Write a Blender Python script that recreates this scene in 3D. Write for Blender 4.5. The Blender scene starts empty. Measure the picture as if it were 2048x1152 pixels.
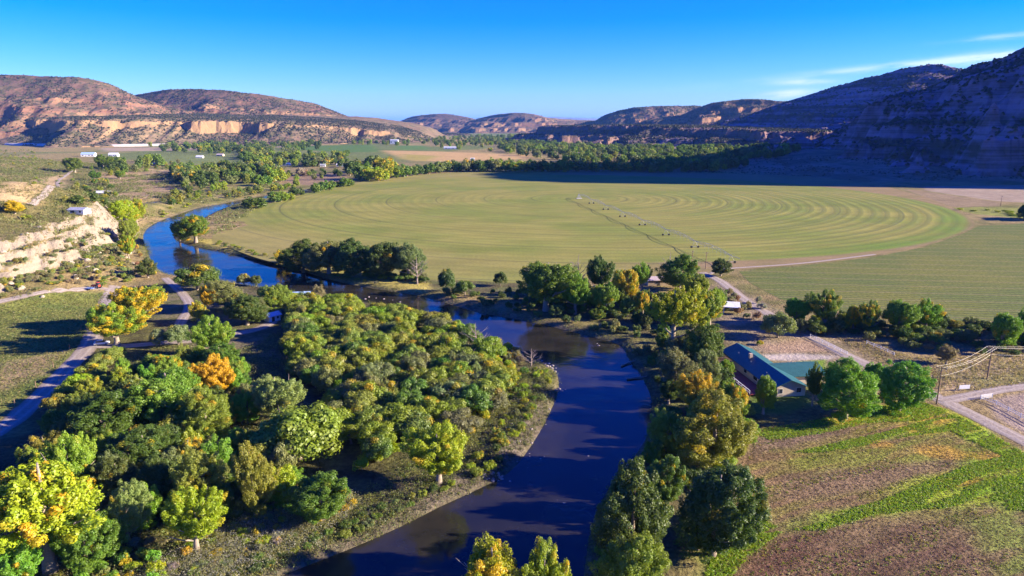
import bpy, bmesh, math, random
import numpy as np
from mathutils import Vector

S = bpy.context.scene
COL = S.collection
R = math.radians
rng = np.random.default_rng(7)
random.seed(7)

# ------------------------------------------------------------------ camera, sky, sun, exposure
CAMH, FPX, HOR = 70.0, 1384.0, 328.0
PITCH = math.atan(HOR / FPX)
cd = bpy.data.cameras.new("camera")
cam = bpy.data.objects.new("camera", cd)
COL.objects.link(cam)
cam.location = (0, 0, CAMH)
cam.rotation_euler = (math.pi / 2 - PITCH, 0, 0)
cd.sensor_width = 36.0
cd.lens = 36.0 * FPX / 2048.0
cd.clip_start, cd.clip_end = 1.0, 120000.0
S.camera = cam

SUN_EL, SUN_AZ = 19.0, -4.0          # azimuth: degrees from +X towards +Y
sd = bpy.data.lights.new("sun", 'SUN')
sun = bpy.data.objects.new("sun", sd)
COL.objects.link(sun)
sd.energy, sd.angle, sd.color = 5.0, R(0.5), (1.0, 0.86, 0.66)
sv = Vector((math.cos(R(SUN_EL)) * math.cos(R(SUN_AZ)), math.cos(R(SUN_EL)) * math.sin(R(SUN_AZ)), math.sin(R(SUN_EL))))
sun.rotation_euler = sv.to_track_quat('Z', 'Y').to_euler()
sun.location = (300, 0, 200)

S.view_settings.view_transform = 'Standard'
S.view_settings.look = 'None'
S.view_settings.exposure = 1.85
S.view_settings.gamma = 1.0
try:
    S.cycles.use_denoising = True
    S.cycles.max_bounces = 6
    S.cycles.diffuse_bounces = 2
    S.cycles.glossy_bounces = 3
    S.cycles.transmission_bounces = 2
    S.cycles.transparent_max_bounces = 4
    S.cycles.volume_bounces = 0
except Exception:
    pass


class NT:
    """small node-graph writer"""
    def __init__(s, tree):
        s.t = tree
        tree.nodes.clear()

    def n(s, typ, props=None, **ins):
        nd = s.t.nodes.new(typ)
        for k, v in (props or {}).items():
            setattr(nd, k, v)
        for k, v in ins.items():
            key = int(k[1:]) if k[0] == 'i' and k[1:].isdigit() else k.replace('_', ' ')
            s.set(nd.inputs[key], v)
        return nd

    def set(s, sock, v):
        if hasattr(v, 'is_output') or isinstance(v, bpy.types.NodeSocket):
            s.t.links.new(v, sock)
        elif isinstance(v, bpy.types.Node):
            s.t.links.new(v.outputs[0], sock)
        else:
            if isinstance(v, tuple) and len(v) == 3 and sock.type == 'RGBA':
                v = (*v, 1)
            sock.default_value = v

    def math(s, op, a, b=0.0, c=None, clamp=False):
        kw = {'i0': a, 'i1': b}
        if c is not None:
            kw['i2'] = c
        return s.n('ShaderNodeMath', {'operation': op, 'use_clamp': clamp}, **kw).outputs[0]

    def mix(s, f, a, b, blend='MIX'):
        nd = s.n('ShaderNodeMix', {'data_type': 'RGBA', 'blend_type': blend})
        s.set(nd.inputs[0], f); s.set(nd.inputs[6], a); s.set(nd.inputs[7], b)
        return nd.outputs[2]

    def ss(s, x, a, b, lo=0.0, hi=1.0):
        nd = s.n('ShaderNodeMapRange', {'interpolation_type': 'SMOOTHSTEP'})
        s.set(nd.inputs[0], x); s.set(nd.inputs[1], a); s.set(nd.inputs[2], b); s.set(nd.inputs[3], lo); s.set(nd.inputs[4], hi)
        return nd.outputs[0]

    def noise(s, vec, scale, detail=4.0, rough=0.55):
        nd = s.n('ShaderNodeTexNoise', None, Scale=scale, Detail=detail, Roughness=rough)
        if vec is not None:
            s.set(nd.inputs['Vector'], vec)
        return nd.outputs[0]

    def scaled(s, vec, sc, rot=0.0):
        nd = s.n('ShaderNodeMapping', None, Vector=vec)
        nd.inputs['Scale'].default_value = sc
        nd.inputs['Rotation'].default_value = (0, 0, rot)
        return nd.outputs[0]

    def pos(s):
        return s.n('ShaderNodeNewGeometry').outputs['Position']

    def objpos(s):
        return s.n('ShaderNodeTexCoord').outputs['Object']

    def bump(s, h, strength=0.5, dist=1.0):
        return s.n('ShaderNodeBump', None, Height=h, Strength=strength, Distance=dist).outputs[0]


# world: Nishita sky, a little richer in colour, with thin cirrus over the ridge on the right
W = bpy.data.worlds.new("World")
S.world = W
W.use_nodes = True
g = NT(W.node_tree)
sky = g.n('ShaderNodeTexSky', {'sky_type': 'NISHITA', 'sun_disc': False, 'sun_elevation': R(SUN_EL), 'sun_rotation': R(90 - SUN_AZ),
                               'altitude': 1800.0, 'air_density': 1.0, 'dust_density': 0.0, 'ozone_density': 3.0})
hs = g.n('ShaderNodeHueSaturation', None, Hue=0.488, Saturation=1.62, Value=1.0, Color=sky)
dirn = g.n('ShaderNodeTexCoord').outputs['Generated']
sep = g.n('ShaderNodeSeparateXYZ', None, Vector=dirn)
az = g.math('DIVIDE', sep.outputs[0], g.math('MAXIMUM', sep.outputs[1], 0.05))
el = g.math('DIVIDE', sep.outputs[2], g.math('MAXIMUM', sep.outputs[1], 0.05))
cloud = None
cv = g.n('ShaderNodeCombineXYZ', None, X=az, Y=g.math('MULTIPLY', g.math('SUBTRACT', el, g.math('MULTIPLY', az, 0.1)), 7.0))
cn = g.noise(cv, 9.0, 6.0, 0.62)
for (a0, e0, sl, wa, we, st) in ((0.60, 0.0845, 0.098, 0.20, 0.0048, 1.0), (0.70, 0.092, 0.10, 0.12, 0.009, 0.8), (0.405, 0.0565, 0.03, 0.04, 0.004, 0.9),
                                 (0.385, 0.041, 0.10, 0.035, 0.005, 1.3), (0.68, 0.117, 0.09, 0.07, 0.004, 0.55), (0.16, 0.011, 0.0, 0.08, 0.002, 0.3)):
    da = g.math('DIVIDE', g.math('SUBTRACT', az, a0), wa)
    de = g.math('DIVIDE', g.math('SUBTRACT', g.math('SUBTRACT', el, e0), g.math('MULTIPLY', g.math('SUBTRACT', az, a0), sl)), we)
    q = g.math('ADD', g.math('MULTIPLY', da, da), g.math('MULTIPLY', de, de))
    m = g.math('MULTIPLY', g.math('EXPONENT', g.math('MULTIPLY', q, -1.0)), st)
    cloud = m if cloud is None else g.math('ADD', cloud, m)
cloud = g.math('MULTIPLY', cloud, g.ss(cn, 0.28, 0.62), clamp=True)
cloud = g.math('MULTIPLY', cloud, g.ss(sep.outputs[1], 0.05, 0.2))
tint = g.mix(g.ss(sep.outputs[2], 0.0, 0.45), (0.50, 0.55, 0.82), (0.10, 0.30, 1.60))
hs = g.mix(1.0, hs, tint, 'MULTIPLY')
skyc = g.mix(g.math('MULTIPLY', cloud, 0.62), hs, (4.6, 4.9, 5.0))
bg = g.n('ShaderNodeBackground', None, Color=skyc, Strength=0.075)
g.n('ShaderNodeOutputWorld', None, Surface=bg)

# ------------------------------------------------------------------ pixel <-> world
CP, SP = math.cos(PITCH), math.sin(PITCH)


def ray(px, py):
    dx, dy = (px - 1024) / FPX, (576 - py) / FPX
    return dx, CP + dy * SP, -SP + dy * CP


def AT(px, py, t):
    d = ray(px, py)
    return (d[0] * t, d[1] * t, CAMH + d[2] * t)


def G(px, py, z=0.0):
    d = ray(px, py)
    t = (z - CAMH) / d[2]
    return (d[0] * t, d[1] * t)


# ------------------------------------------------------------------ numeric helpers
def vnoise(x, y, seed=0):
    xi, yi = np.floor(x), np.floor(y)
    fx, fy = x - xi, y - yi
    fx, fy = fx * fx * (3 - 2 * fx), fy * fy * (3 - 2 * fy)

    def h(a, b):
        v = np.sin(a * 127.1 + b * 311.7 + seed * 74.7) * 43758.5453
        return v - np.floor(v)
    return (h(xi, yi) * (1 - fx) + h(xi + 1, yi) * fx) * (1 - fy) + (h(xi, yi + 1) * (1 - fx) + h(xi + 1, yi + 1) * fx) * fy


def fbm(x, y, seed=0, octv=4):
    s, a, tot = 0, 1.0, 0
    for i in range(octv):
        s = s + a * vnoise(x * 2 ** i, y * 2 ** i, seed + i * 3)
        tot += a
        a *= 0.5
    return s / tot


def sst(x, a, b):
    t = np.clip((x - a) / (b - a), 0, 1)
    return t * t * (3 - 2 * t)


def seg_dist(x, y, pts, closed=False, want_s=False):
    pts = np.asarray(pts, float)[:, :2]
    n = len(pts)
    best = np.full(np.shape(x), 1e18)
    bs = np.zeros(np.shape(x))
    for i in range(n if closed else n - 1):
        a, b = pts[i], pts[(i + 1) % n]
        ab = b - a
        u = np.clip(((x - a[0]) * ab[0] + (y - a[1]) * ab[1]) / max(ab @ ab, 1e-9), 0, 1)
        d = (x - a[0] - u * ab[0]) ** 2 + (y - a[1] - u * ab[1]) ** 2
        m = d < best
        best = np.where(m, d, best)
        bs = np.where(m, i + u, bs)
    return (np.sqrt(best), bs) if want_s else np.sqrt(best)


def inside(x, y, pts):
    pts = np.asarray(pts, float)
    r = np.zeros(np.shape(x), bool)
    n = len(pts)
    for i in range(n):
        x0, y0 = pts[i][:2]
        x1, y1 = pts[(i + 1) % n][:2]
        if y0 == y1:
            continue
        r ^= ((y0 > y) != (y1 > y)) & (x < (x1 - x0) * (y - y0) / (y1 - y0) + x0)
    return r


def sdf(x, y, pts):
    d = seg_dist(x, y, pts, True)
    return np.where(inside(x, y, pts), -d, d)


def smooth_line(pts, k=4):
    pts = np.asarray(pts, float)
    P = np.vstack([2 * pts[0] - pts[1], pts, 2 * pts[-1] - pts[-2]])
    out = []
    for i in range(1, len(P) - 2):
        for j in range(k):
            t = j / k
            a, b, c, d = P[i - 1], P[i], P[i + 1], P[i + 2]
            out.append(0.5 * (2 * b + (c - a) * t + (2 * a - 5 * b + 4 * c - d) * t * t + (3 * b - a - 3 * c + d) * t ** 3))
    out.append(pts[-1])
    return np.array(out)


# ------------------------------------------------------------------ the river
WZ = -1.5
LEFT_BANK = [(380, 1240), (560, 1152), (700, 1096), (800, 1052), (880, 1012), (960, 975), (1015, 945), (1060, 892), (1098, 825), (1116, 775), (1108, 742),
             (1080, 722), (1030, 704), (975, 682), (925, 660), (860, 640), (790, 618), (720, 604), (640, 592), (570, 583), (500, 572), (430, 560), (350, 552),
             (315, 540), (297, 515), (288, 490), (287, 466), (308, 447), (350, 431), (400, 415), (440, 408), (500, 396), (560, 386), (610, 379)]
RIGHT_BANK = [(640, 377), (600, 384), (545, 395), (480, 408), (440, 420), (400, 440), (365, 456), (350, 468), (352, 480), (385, 492), (440, 503), (520, 520),
              (600, 541), (680, 564), (760, 579), (850, 594), (950, 623), (1020, 636), (1100, 652), (1180, 673), (1240, 690), (1262, 722), (1284, 752), (1305, 800),
              (1300, 862), (1272, 912), (1215, 985), (1185, 1060), (1170, 1152), (1150, 1260)]
RIV = np.vstack([smooth_line([G(*p, WZ) for p in LEFT_BANK], 3), smooth_line([G(*p, WZ) for p in RIGHT_BANK], 3)])
RIV = np.vstack([RIV, [[8, 40], [-45, 40]]]) if False else RIV
POND = np.array([G(*p, WZ) for p in [(288, 404), (315, 401), (338, 403), (340, 409), (322, 414), (296, 416), (286, 411)]])
FPOLY_PX = [(424, 482), (470, 500), (520, 518), (600, 537), (700, 560), (800, 558), (950, 562), (1060, 566), (1300, 556), (1400, 548), (1478, 540),
            (1600, 529), (1750, 511), (1850, 491), (1920, 466), (1950, 450), (1930, 430), (1880, 405), (1800, 380), (1720, 364), (1600, 353), (1400, 346),
            (1200, 342), (1040, 341), (920, 345), (800, 353), (700, 368), (640, 380), (560, 401), (490, 425), (445, 447), (425, 466)]
FIELD = smooth_line([G(*p) for p in FPOLY_PX], 3)
PIV = np.array(G(1158, 397))


def terrain(x, y):
    x, y = np.asarray(x, float), np.asarray(y, float)
    rs = np.minimum(sdf(x, y, RIV), sdf(x, y, POND) + 1.5)
    z = 2.6 * (sst(rs, -4.5, 5.0) - 1.0)
    # bench with a pale cliff above the river on the left
    edge = -204 - 22 * sst(y, 300, 400) + 9 * (fbm(y / 22, x * 0, 3, 3) - 0.5) + 10 * (fbm(y / 7, x / 25, 9, 3) - .5) + 5 * (vnoise(y / 2.6, x / 9, 19) - .5)
    win = sst(y, 232, 285) * (1 - sst(y, 400, 520))
    dd = edge - x
    top = 5 * sst(dd, 0, 2.5) + 5 * sst(dd, 5, 7.5) + 4 * sst(dd, 11, 14) + 5 * sst(dd, 18, 60)
    apron = 7 * sst(dd, -38, 0)
    off = sst(rs, 1.5, 26)
    z = z + off * win * (top + apron)
    back = sst(y, 400, 820)
    z = z + off * back * 36 * sst(-x, 400 + 0.10 * (y - 400), 860 + 0.25 * (y - 400)) * (1 - sst(y, 900, 1500)) * (0.75 + 0.5 * fbm(x / 130, y / 130, 5))
    z = z + off * 12 * sst(y, 300, 420) * sst(-x, 215, 300) * (1 - sst(y, 380, 760))
    # gentle lumps away from the fields
    lump = (fbm(x / 24, y / 24, 21, 3) - 0.5) * 1.3
    z = z + lump * sst(rs, 3, 14) * sst(-x, 235, 290) * (1 - sst(y, 1500, 2500))
    # ground rises to the foot of the shaded ridge
    z = z + 14 * sst(y, 1000, 1300) * sst(x, 260, 700) + 6 * sst(y, 830, 1000) * sst(x, 430, 640)
    return z


def GT(px, py):
    d = ray(px, py)
    t = np.geomspace(60, 9000, 700)
    zz = CAMH + d[2] * t - terrain(d[0] * t, d[1] * t)
    k = np.argmax(zz < 0) if (zz < 0).any() else len(t) - 1
    k = max(k, 1)
    a, b = zz[k - 1], zz[k]
    u = t[k - 1] + (t[k] - t[k - 1]) * (a / (a - b) if a != b else 0)
    return (d[0] * u, d[1] * u)


def th(x, y):
    return float(terrain(np.array([x]), np.array([y]))[0])


# ------------------------------------------------------------------ mesh helpers
def tag(o, label=None, cat=None, group=None, kind=None):
    if label: o['label'] = label
    if cat: o['category'] = cat
    if group: o['group'] = group
    if kind: o['kind'] = kind
    return o


def mesh_np(name, V, F, mats, smooth=False, attrs=None, mi=None):
    V = np.asarray(V, np.float32)
    F = np.asarray(F, np.int32)
    me = bpy.data.meshes.new(name)
    me.vertices.add(len(V))
    me.vertices.foreach_set('co', V.ravel())
    k = F.shape[1]
    me.loops.add(F.size)
    me.loops.foreach_set('vertex_index', F.ravel())
    me.polygons.add(len(F))
    me.polygons.foreach_set('loop_start', np.arange(0, F.size, k, dtype=np.int32))
    for m in mats:
        me.materials.append(m)
    if mi is not None:
        me.polygons.foreach_set('material_index', np.asarray(mi, np.int32))
    me.polygons.foreach_set('use_smooth', np.full(len(F), smooth))
    for an, (typ, arr) in (attrs or {}).items():
        a = me.attributes.new(an, typ, 'POINT')
        a.data.foreach_set('color' if typ == 'FLOAT_COLOR' else 'value', np.asarray(arr, np.float32).ravel())
    me.update(calc_edges=True)
    return me


def link(name, me, parent=None):
    o = bpy.data.objects.new(name, me)
    COL.objects.link(o)
    if parent is not None:
        o.parent = parent
    return o


class MB:
    """collects simple shapes into one mesh"""
    def __init__(s):
        s.v, s.f = [], []

    def add(s, vs, fs):
        b = len(s.v)
        s.v += [tuple(map(float, q)) for q in vs]
        s.f += [tuple(b + i for i in f) for f in fs]
        return s

    def box(s, x0, x1, y0, y1, z0, z1, bev=0.0):
        vs = [(x, y, z) for z in (z0, z1) for x, y in ((x0, y0), (x1, y0), (x1, y1), (x0, y1))]
        return s.add(vs, [(3, 2, 1, 0), (4, 5, 6, 7), (0, 1, 5, 4), (1, 2, 6, 5), (2, 3, 7, 6), (3, 0, 4, 7)])

    def tube(s, pts, rad, n=8, cap=True):
        pts = [Vector(p) for p in pts]
        rad = rad if hasattr(rad, '__len__') else [rad] * len(pts)
        vs, fs = [], []
        for i, p in enumerate(pts):
            d = (pts[min(i + 1, len(pts) - 1)] - pts[max(i - 1, 0)]).normalized()
            u = d.orthogonal().normalized() if abs(d.z) > 0.95 else d.cross(Vector((0, 0, 1))).normalized()
            w = d.cross(u)
            for k in range(n):
                a = 2 * math.pi * k / n
                vs.append(p + (u * math.cos(a) + w * math.sin(a)) * rad[i])
        for i in range(len(pts) - 1):
            for k in range(n):
                fs.append((i * n + k, i * n + (k + 1) % n, (i + 1) * n + (k + 1) % n, (i + 1) * n + k))
        if cap:
            fs.append(tuple(range(n - 1, -1, -1)))
            fs.append(tuple(range((len(pts) - 1) * n, len(pts) * n)))
        return s.add(vs, fs)

    def prism(s, poly, axis, a, b):
        """poly: list of 2D points; axis: 'x' or 'y' or 'z'"""
        n = len(poly)

        def mk(p, c):
            return {'x': (c, p[0], p[1]), 'y': (p[0], c, p[1]), 'z': (p[0], p[1], c)}[axis]
        vs = [mk(p, a) for p in poly] + [mk(p, b) for p in poly]
        fs = [tuple(range(n)), tuple(range(2 * n - 1, n - 1, -1))] + [(i, i + n, (i + 1) % n + n, (i + 1) % n) for i in range(n)]
        return s.add(vs, fs)

    def build(s, name, mat, parent=None, smooth=False, bevel=0.0):
        me = bpy.data.meshes.new(name)
        me.from_pydata(s.v, [], s.f)
        bm = bmesh.new(); bm.from_mesh(me)
        bmesh.ops.recalc_face_normals(bm, faces=bm.faces)
        if bevel:
            bmesh.ops.bevel(bm, geom=bm.edges[:], offset=bevel, segments=2, affect='EDGES', clamp_overlap=True)
        bm.to_mesh(me); bm.free()
        me.materials.append(mat)
        if smooth:
            for p in me.polygons: p.use_smooth = True
        return link(name, me, parent)


def empty(name, loc, rz=0.0):
    o = bpy.data.objects.new(name, None)
    COL.objects.link(o)
    o.empty_display_size = 0.5
    o.location = loc
    o.rotation_euler = (0, 0, rz)
    return o


# ------------------------------------------------------------------ materials
def mat(name):
    m = bpy.data.materials.new(name)
    m.use_nodes = True
    return m, NT(m.node_tree)


def out(g, bsdf):
    g.n('ShaderNodeOutputMaterial', None, Surface=bsdf)


def principled(g, col, rough=0.8, spec=0.3, normal=None, metal=0.0):
    kw = dict(Base_Color=col, Roughness=rough, Metallic=metal)
    b = g.n('ShaderNodeBsdfPrincipled', None, **kw)
    b.inputs['Specular IOR Level'].default_value = spec
    if normal is not None:
        g.set(b.inputs['Normal'], normal)
    return b


def simple(name, col, rough=0.7, var=0.25, scale=3.0, metal=0.0, spec=0.3, bump=0.1):
    m, g = mat(name)
    p = g.objpos()
    n = g.noise(p, scale, 5.0, 0.6)
    n2 = g.noise(p, scale * 0.17, 2.0, 0.5)
    f = g.math('ADD', g.math('MULTIPLY', n, 0.6), g.math('MULTIPLY', n2, 0.4))
    c = g.mix(g.ss(f, 0.3, 0.7), tuple(x * (1 - var) for x in col), tuple(min(1, x * (1 + var)) for x in col))
    out(g, principled(g, c, rough, spec, g.bump(n, bump, 0.05), metal))
    return m


# leaves: colour comes from the crown object's own colour; its alpha is the share of leaf clusters that have turned
def leaf_material(name, attr_colour=False):
    m, g = mat(name)
    lf = g.n('ShaderNodeAttribute', {'attribute_name': 'leaf_var'}).outputs['Fac']
    if attr_colour:
        base = g.n('ShaderNodeAttribute', {'attribute_name': 'tint'}).outputs['Color']
    else:
        oi = g.n('ShaderNodeObjectInfo')
        cl = g.n('ShaderNodeAttribute', {'attribute_name': 'cluster_var'}).outputs['Fac']
        turned = g.mix(oi.outputs['Random'], (0.60, 0.46, 0.02), (0.64, 0.39, 0.015))
        hv = g.n('ShaderNodeHueSaturation', None, Hue=g.math('ADD', 0.488, g.math('MULTIPLY', cl, 0.02)), Saturation=1.0, Value=1.0, Color=oi.outputs['Color'])
        f = g.ss(g.math('SUBTRACT', g.math('MULTIPLY', oi.outputs['Alpha'], 1.08), cl), -0.04, 0.04)
        base = g.mix(f, hv, turned)
    v = g.math('ADD', 0.75, g.math('MULTIPLY', lf, 0.55))
    vc = g.n('ShaderNodeCombineColor', None, Red=v, Green=v, Blue=v)
    c = g.mix(1.0, base, vc, 'MULTIPLY')
    d = g.n('ShaderNodeBsdfDiffuse', None, Color=c, Roughness=0.5)
    tr = g.n('ShaderNodeBsdfTranslucent', None, Color=g.mix(1.0, c, (1.0, 1.05, 0.5), 'MULTIPLY'))
    mx = g.n('ShaderNodeMixShader', None, i0=0.40, i1=d.outputs[0], i2=tr.outputs[0])
    gl = g.n('ShaderNodeBsdfGlossy', None, Color=(0.8, 0.85, 0.8), Roughness=0.5)
    out(g, g.n('ShaderNodeMixShader', None, i0=0.03, i1=mx.outputs[0], i2=gl.outputs[0]))
    return m


M_LEAF = leaf_material('leaves')
M_TUFT = leaf_material('tuft_leaves', True)
M_BARK = simple('bark', (0.24, 0.19, 0.14), 0.95, 0.35, 4.0, bump=0.5)
M_PALE_BARK = simple('pale_bark', (0.27, 0.22, 0.17), 0.95, 0.3, 5.0, bump=0.5)


# ground
m, g = mat('ground_soil')
p = g.pos()
zc = g.n('ShaderNodeAttribute', {'attribute_name': 'zone'}).outputs['Color']
rough_amt = g.n('ShaderNodeAttribute', {'attribute_name': 'rough'}).outputs['Fac']
n1 = g.noise(p, 0.9, 6.0, 0.65)
n2 = g.noise(p, 0.11, 5.0, 0.6)
n3 = g.noise(p, 0.018, 4.0, 0.55)
f = g.math('ADD', g.math('MULTIPLY', n1, 0.5), g.math('ADD', g.math('MULTIPLY', n2, 0.35), g.math('MULTIPLY', n3, 0.15)))
v = g.ss(f, 0.36, 0.64, 0.55, 1.45)
vc = g.n('ShaderNodeCombineColor', None, Red=v, Green=v, Blue=g.math('MULTIPLY', v, 0.97))
col = g.mix(g.math('ADD', 0.35, g.math('MULTIPLY', rough_amt, 0.65), clamp=True), zc, g.mix(1.0, zc, vc, 'MULTIPLY'))
geo = g.n('ShaderNodeNewGeometry')
nz = g.n('ShaderNodeSeparateXYZ', None, Vector=geo.outputs['True Normal']).outputs[2]
rock = g.mix(g.noise(g.scaled(p, (0.05, 0.05, 0.9)), 1.0, 5.0, 0.6), (0.19, 0.15, 0.11), (0.40, 0.33, 0.245))
steep = g.ss(nz, 0.86, 0.70)
pz = g.n('ShaderNodeSeparateXYZ', None, Vector=p).outputs[2]
col = g.mix(g.math('MULTIPLY', steep, g.ss(pz, 1.0, 3.0)), col, rock)
out(g, principled(g, col, 0.95, 0.1, g.bump(n1, g.math('MULTIPLY', rough_amt, 1.0), 0.8)))
M_GROUND = m

# round field with its rings
m, g = mat('round_field_stubble')
p = g.pos()
sp = g.n('ShaderNodeSeparateXYZ', None, Vector=p)
dx = g.math('SUBTRACT', sp.outputs[0], float(PIV[0]))
dy = g.math('SUBTRACT', sp.outputs[1], float(PIV[1]))
nw = g.noise(p, 0.02, 3.0)
r0 = g.math('SQRT', g.math('ADD', g.math('MULTIPLY', dx, dx), g.math('MULTIPLY', dy, dy)))
r = g.math('ADD', r0, g.math('MULTIPLY', nw, 4.0))
lin = g.math('ADD', g.math('MULTIPLY', g.math('SINE', g.math('MULTIPLY', r, 2 * math.pi / 9.4)), 0.5), 0.5)
lin2 = g.math('ADD', g.math('MULTIPLY', g.math('SINE', g.math('MULTIPLY', r, 2 * math.pi / 28.0)), 0.5), 0.5)
east = g.ss(dx, -60.0, 200.0, 0.42, 1.0)
patch = g.noise(p, 0.012, 5.0, 0.6)
patch2 = g.noise(g.scaled(p, (0.4, 1.0, 1.0)), 0.05, 6.0, 0.7)
fine = g.noise(p, 0.7, 5.0, 0.7)
amt = g.math('MULTIPLY', g.ss(lin, 0.45, 0.85), g.math('MULTIPLY', east, g.ss(patch2, 0.25, 0.7, 0.45, 1.0)))
c = g.mix(g.ss(patch, 0.40, 0.64), (0.240, 0.222, 0.052), (0.178, 0.200, 0.038))
c = g.mix(g.math('MULTIPLY', amt, 0.56), c, (0.100, 0.118, 0.036))
c = g.mix(g.math('MULTIPLY', g.ss(lin2, 0.80, 1.0), g.math('MULTIPLY', east, 0.30)), c, (0.095, 0.150, 0.030))
# wheel tracks of the towers
tr = g.math('ABSOLUTE', g.math('SUBTRACT', g.math('FRACT', g.math('DIVIDE', g.math('ADD', r0, 22.9), 45.8)), 0.5))
c = g.mix(g.math('MULTIPLY', g.ss(tr, 0.026, 0.008), 0.55), c, (0.085, 0.095, 0.040))
# rim: brown scuffed band and a green arc inside it, on the south-east side
se = g.math('MULTIPLY', g.ss(dx, 20.0, 170.0), g.ss(dy, 40.0, -120.0))
c = g.mix(g.math('MULTIPLY', g.math('MULTIPLY', g.ss(r, 296.0, 306.0), g.ss(r, 325.0, 314.0)), g.math('MULTIPLY', se, g.ss(patch2, 0.25, 0.7, 0.25, 0.85))), c, (0.105, 0.18, 0.025))
c = g.mix(g.math('MULTIPLY', g.math('MULTIPLY', g.ss(r0, 314.0, 320.0), g.ss(dx, -40.0, 40.0)), g.ss(patch2, 0.2, 0.6, 0.5, 1.0)), c, (0.230, 0.165, 0.080))
c = g.mix(g.math('MULTIPLY', g.ss(r, 285.0, 335.0), g.math('MULTIPLY', g.ss(dx, 0.0, -160.0), 0.45)), c, (0.27, 0.215, 0.085))
vv = g.ss(g.math('ADD', g.math('MULTIPLY', fine, 0.5), g.math('MULTIPLY', patch2, 0.5)), 0.3, 0.7, 0.74, 1.26)
c = g.mix(1.0, c, g.n('ShaderNodeCombineColor', None, Red=vv, Green=vv, Blue=vv), 'MULTIPLY')
out(g, principled(g, c, 0.95, 0.08, g.bump(g.math('ADD', g.math('MULTIPLY', lin, east), fine), 0.35, 0.4)))
M_ROUND = m

# row crop field
m, g = mat('row_crop')
p = g.pos()
rp = g.scaled(p, (1, 1, 1), R(6))
sp = g.n('ShaderNodeSeparateXYZ', None, Vector=rp)
wob = g.noise(p, 0.03, 3.0)
ln = g.math('ADD', g.math('MULTIPLY', g.math('SINE', g.math('MULTIPLY', g.math('ADD', sp.outputs[1], g.math('MULTIPLY', wob, 5.0)), 2 * math.pi / 3.4)), 0.5), 0.5)
ln2 = g.math('ADD', g.math('MULTIPLY', g.math('SINE', g.math('MULTIPLY', sp.outputs[1], 2 * math.pi / 13.0)), 0.5), 0.5)
fine = g.noise(p, 0.8, 5.0, 0.7)
big = g.noise(p, 0.02, 5.0, 0.6)
c = g.mix(g.ss(big, 0.38, 0.64), (0.150, 0.155, 0.034), (0.112, 0.144, 0.030))
c = g.mix(g.math('MULTIPLY', g.ss(ln, 0.4, 0.9), g.ss(big, 0.3, 0.6, 0.3, 0.8)), c, (0.085, 0.095, 0.040))
c = g.mix(g.math('MULTIPLY', g.ss(ln2, 0.8, 1.0), 0.4), c, (0.20, 0.17, 0.075))
vv = g.ss(fine, 0.25, 0.75, 0.6, 1.4)
c = g.mix(1.0, c, g.n('ShaderNodeCombineColor', None, Red=vv, Green=vv, Blue=vv), 'MULTIPLY')
out(g, principled(g, c, 0.95, 0.08, g.bump(g.math('ADD', ln, fine), 0.5, 0.4)))
M_ROWS = m

# dirt road with worn wheel tracks (uses the strip's own "across" value)
m, g = mat('dirt_road')
p = g.pos()
ac = g.n('ShaderNodeAttribute', {'attribute_name': 'across'}).outputs['Fac']
n = g.noise(p, 1.2, 6.0, 0.65)
nb = g.noise(p, 0.12, 4.0, 0.6)
trk = g.ss(g.math('ABSOLUTE', g.math('SUBTRACT', g.math('ABSOLUTE', ac), 0.42)), 0.22, 0.05)
c = g.mix(g.ss(n, 0.3, 0.7), (0.235, 0.190, 0.150), (0.350, 0.290, 0.235))
c = g.mix(g.math('MULTIPLY', trk, g.ss(nb, 0.3, 0.7, 0.2, 0.7)), c, (0.43, 0.37, 0.31))
c = g.mix(g.math('MULTIPLY', g.ss(g.math('ABSOLUTE', ac), 0.72, 1.0), g.ss(n, 0.35, 0.6)), c, (0.20, 0.155, 0.085))
out(g, principled(g, c, 0.95, 0.1, g.bump(n, 0.5, 0.3)))
M_ROAD = m

# river water: muddy, glossy, rippled
m, g = mat('river_water')
p = g.pos()
w1 = g.noise(g.scaled(p, (0.5, 0.5, 1), R(35)), 1.0, 4.0, 0.6)
w2 = g.noise(p, 0.10, 3.0, 0.55)
rap = g.ss(g.noise(p, 0.05, 3.0, 0.5), 0.48, 0.66)
hgt = g.math('ADD', g.math('MULTIPLY', w1, g.math('ADD', 0.35, rap)), g.math('MULTIPLY', w2, 0.6))
c = g.mix(g.ss(w2, 0.3, 0.7), (0.014, 0.014, 0.013), (0.030, 0.026, 0.018))
b = principled(g, c, g.ss(w2, 0.35, 0.65, 0.05, 0.16), 0.5, g.bump(hgt, 0.34, 0.25))
b.inputs['IOR'].default_value = 1.33
out(g, b)
M_WATER = m


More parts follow.
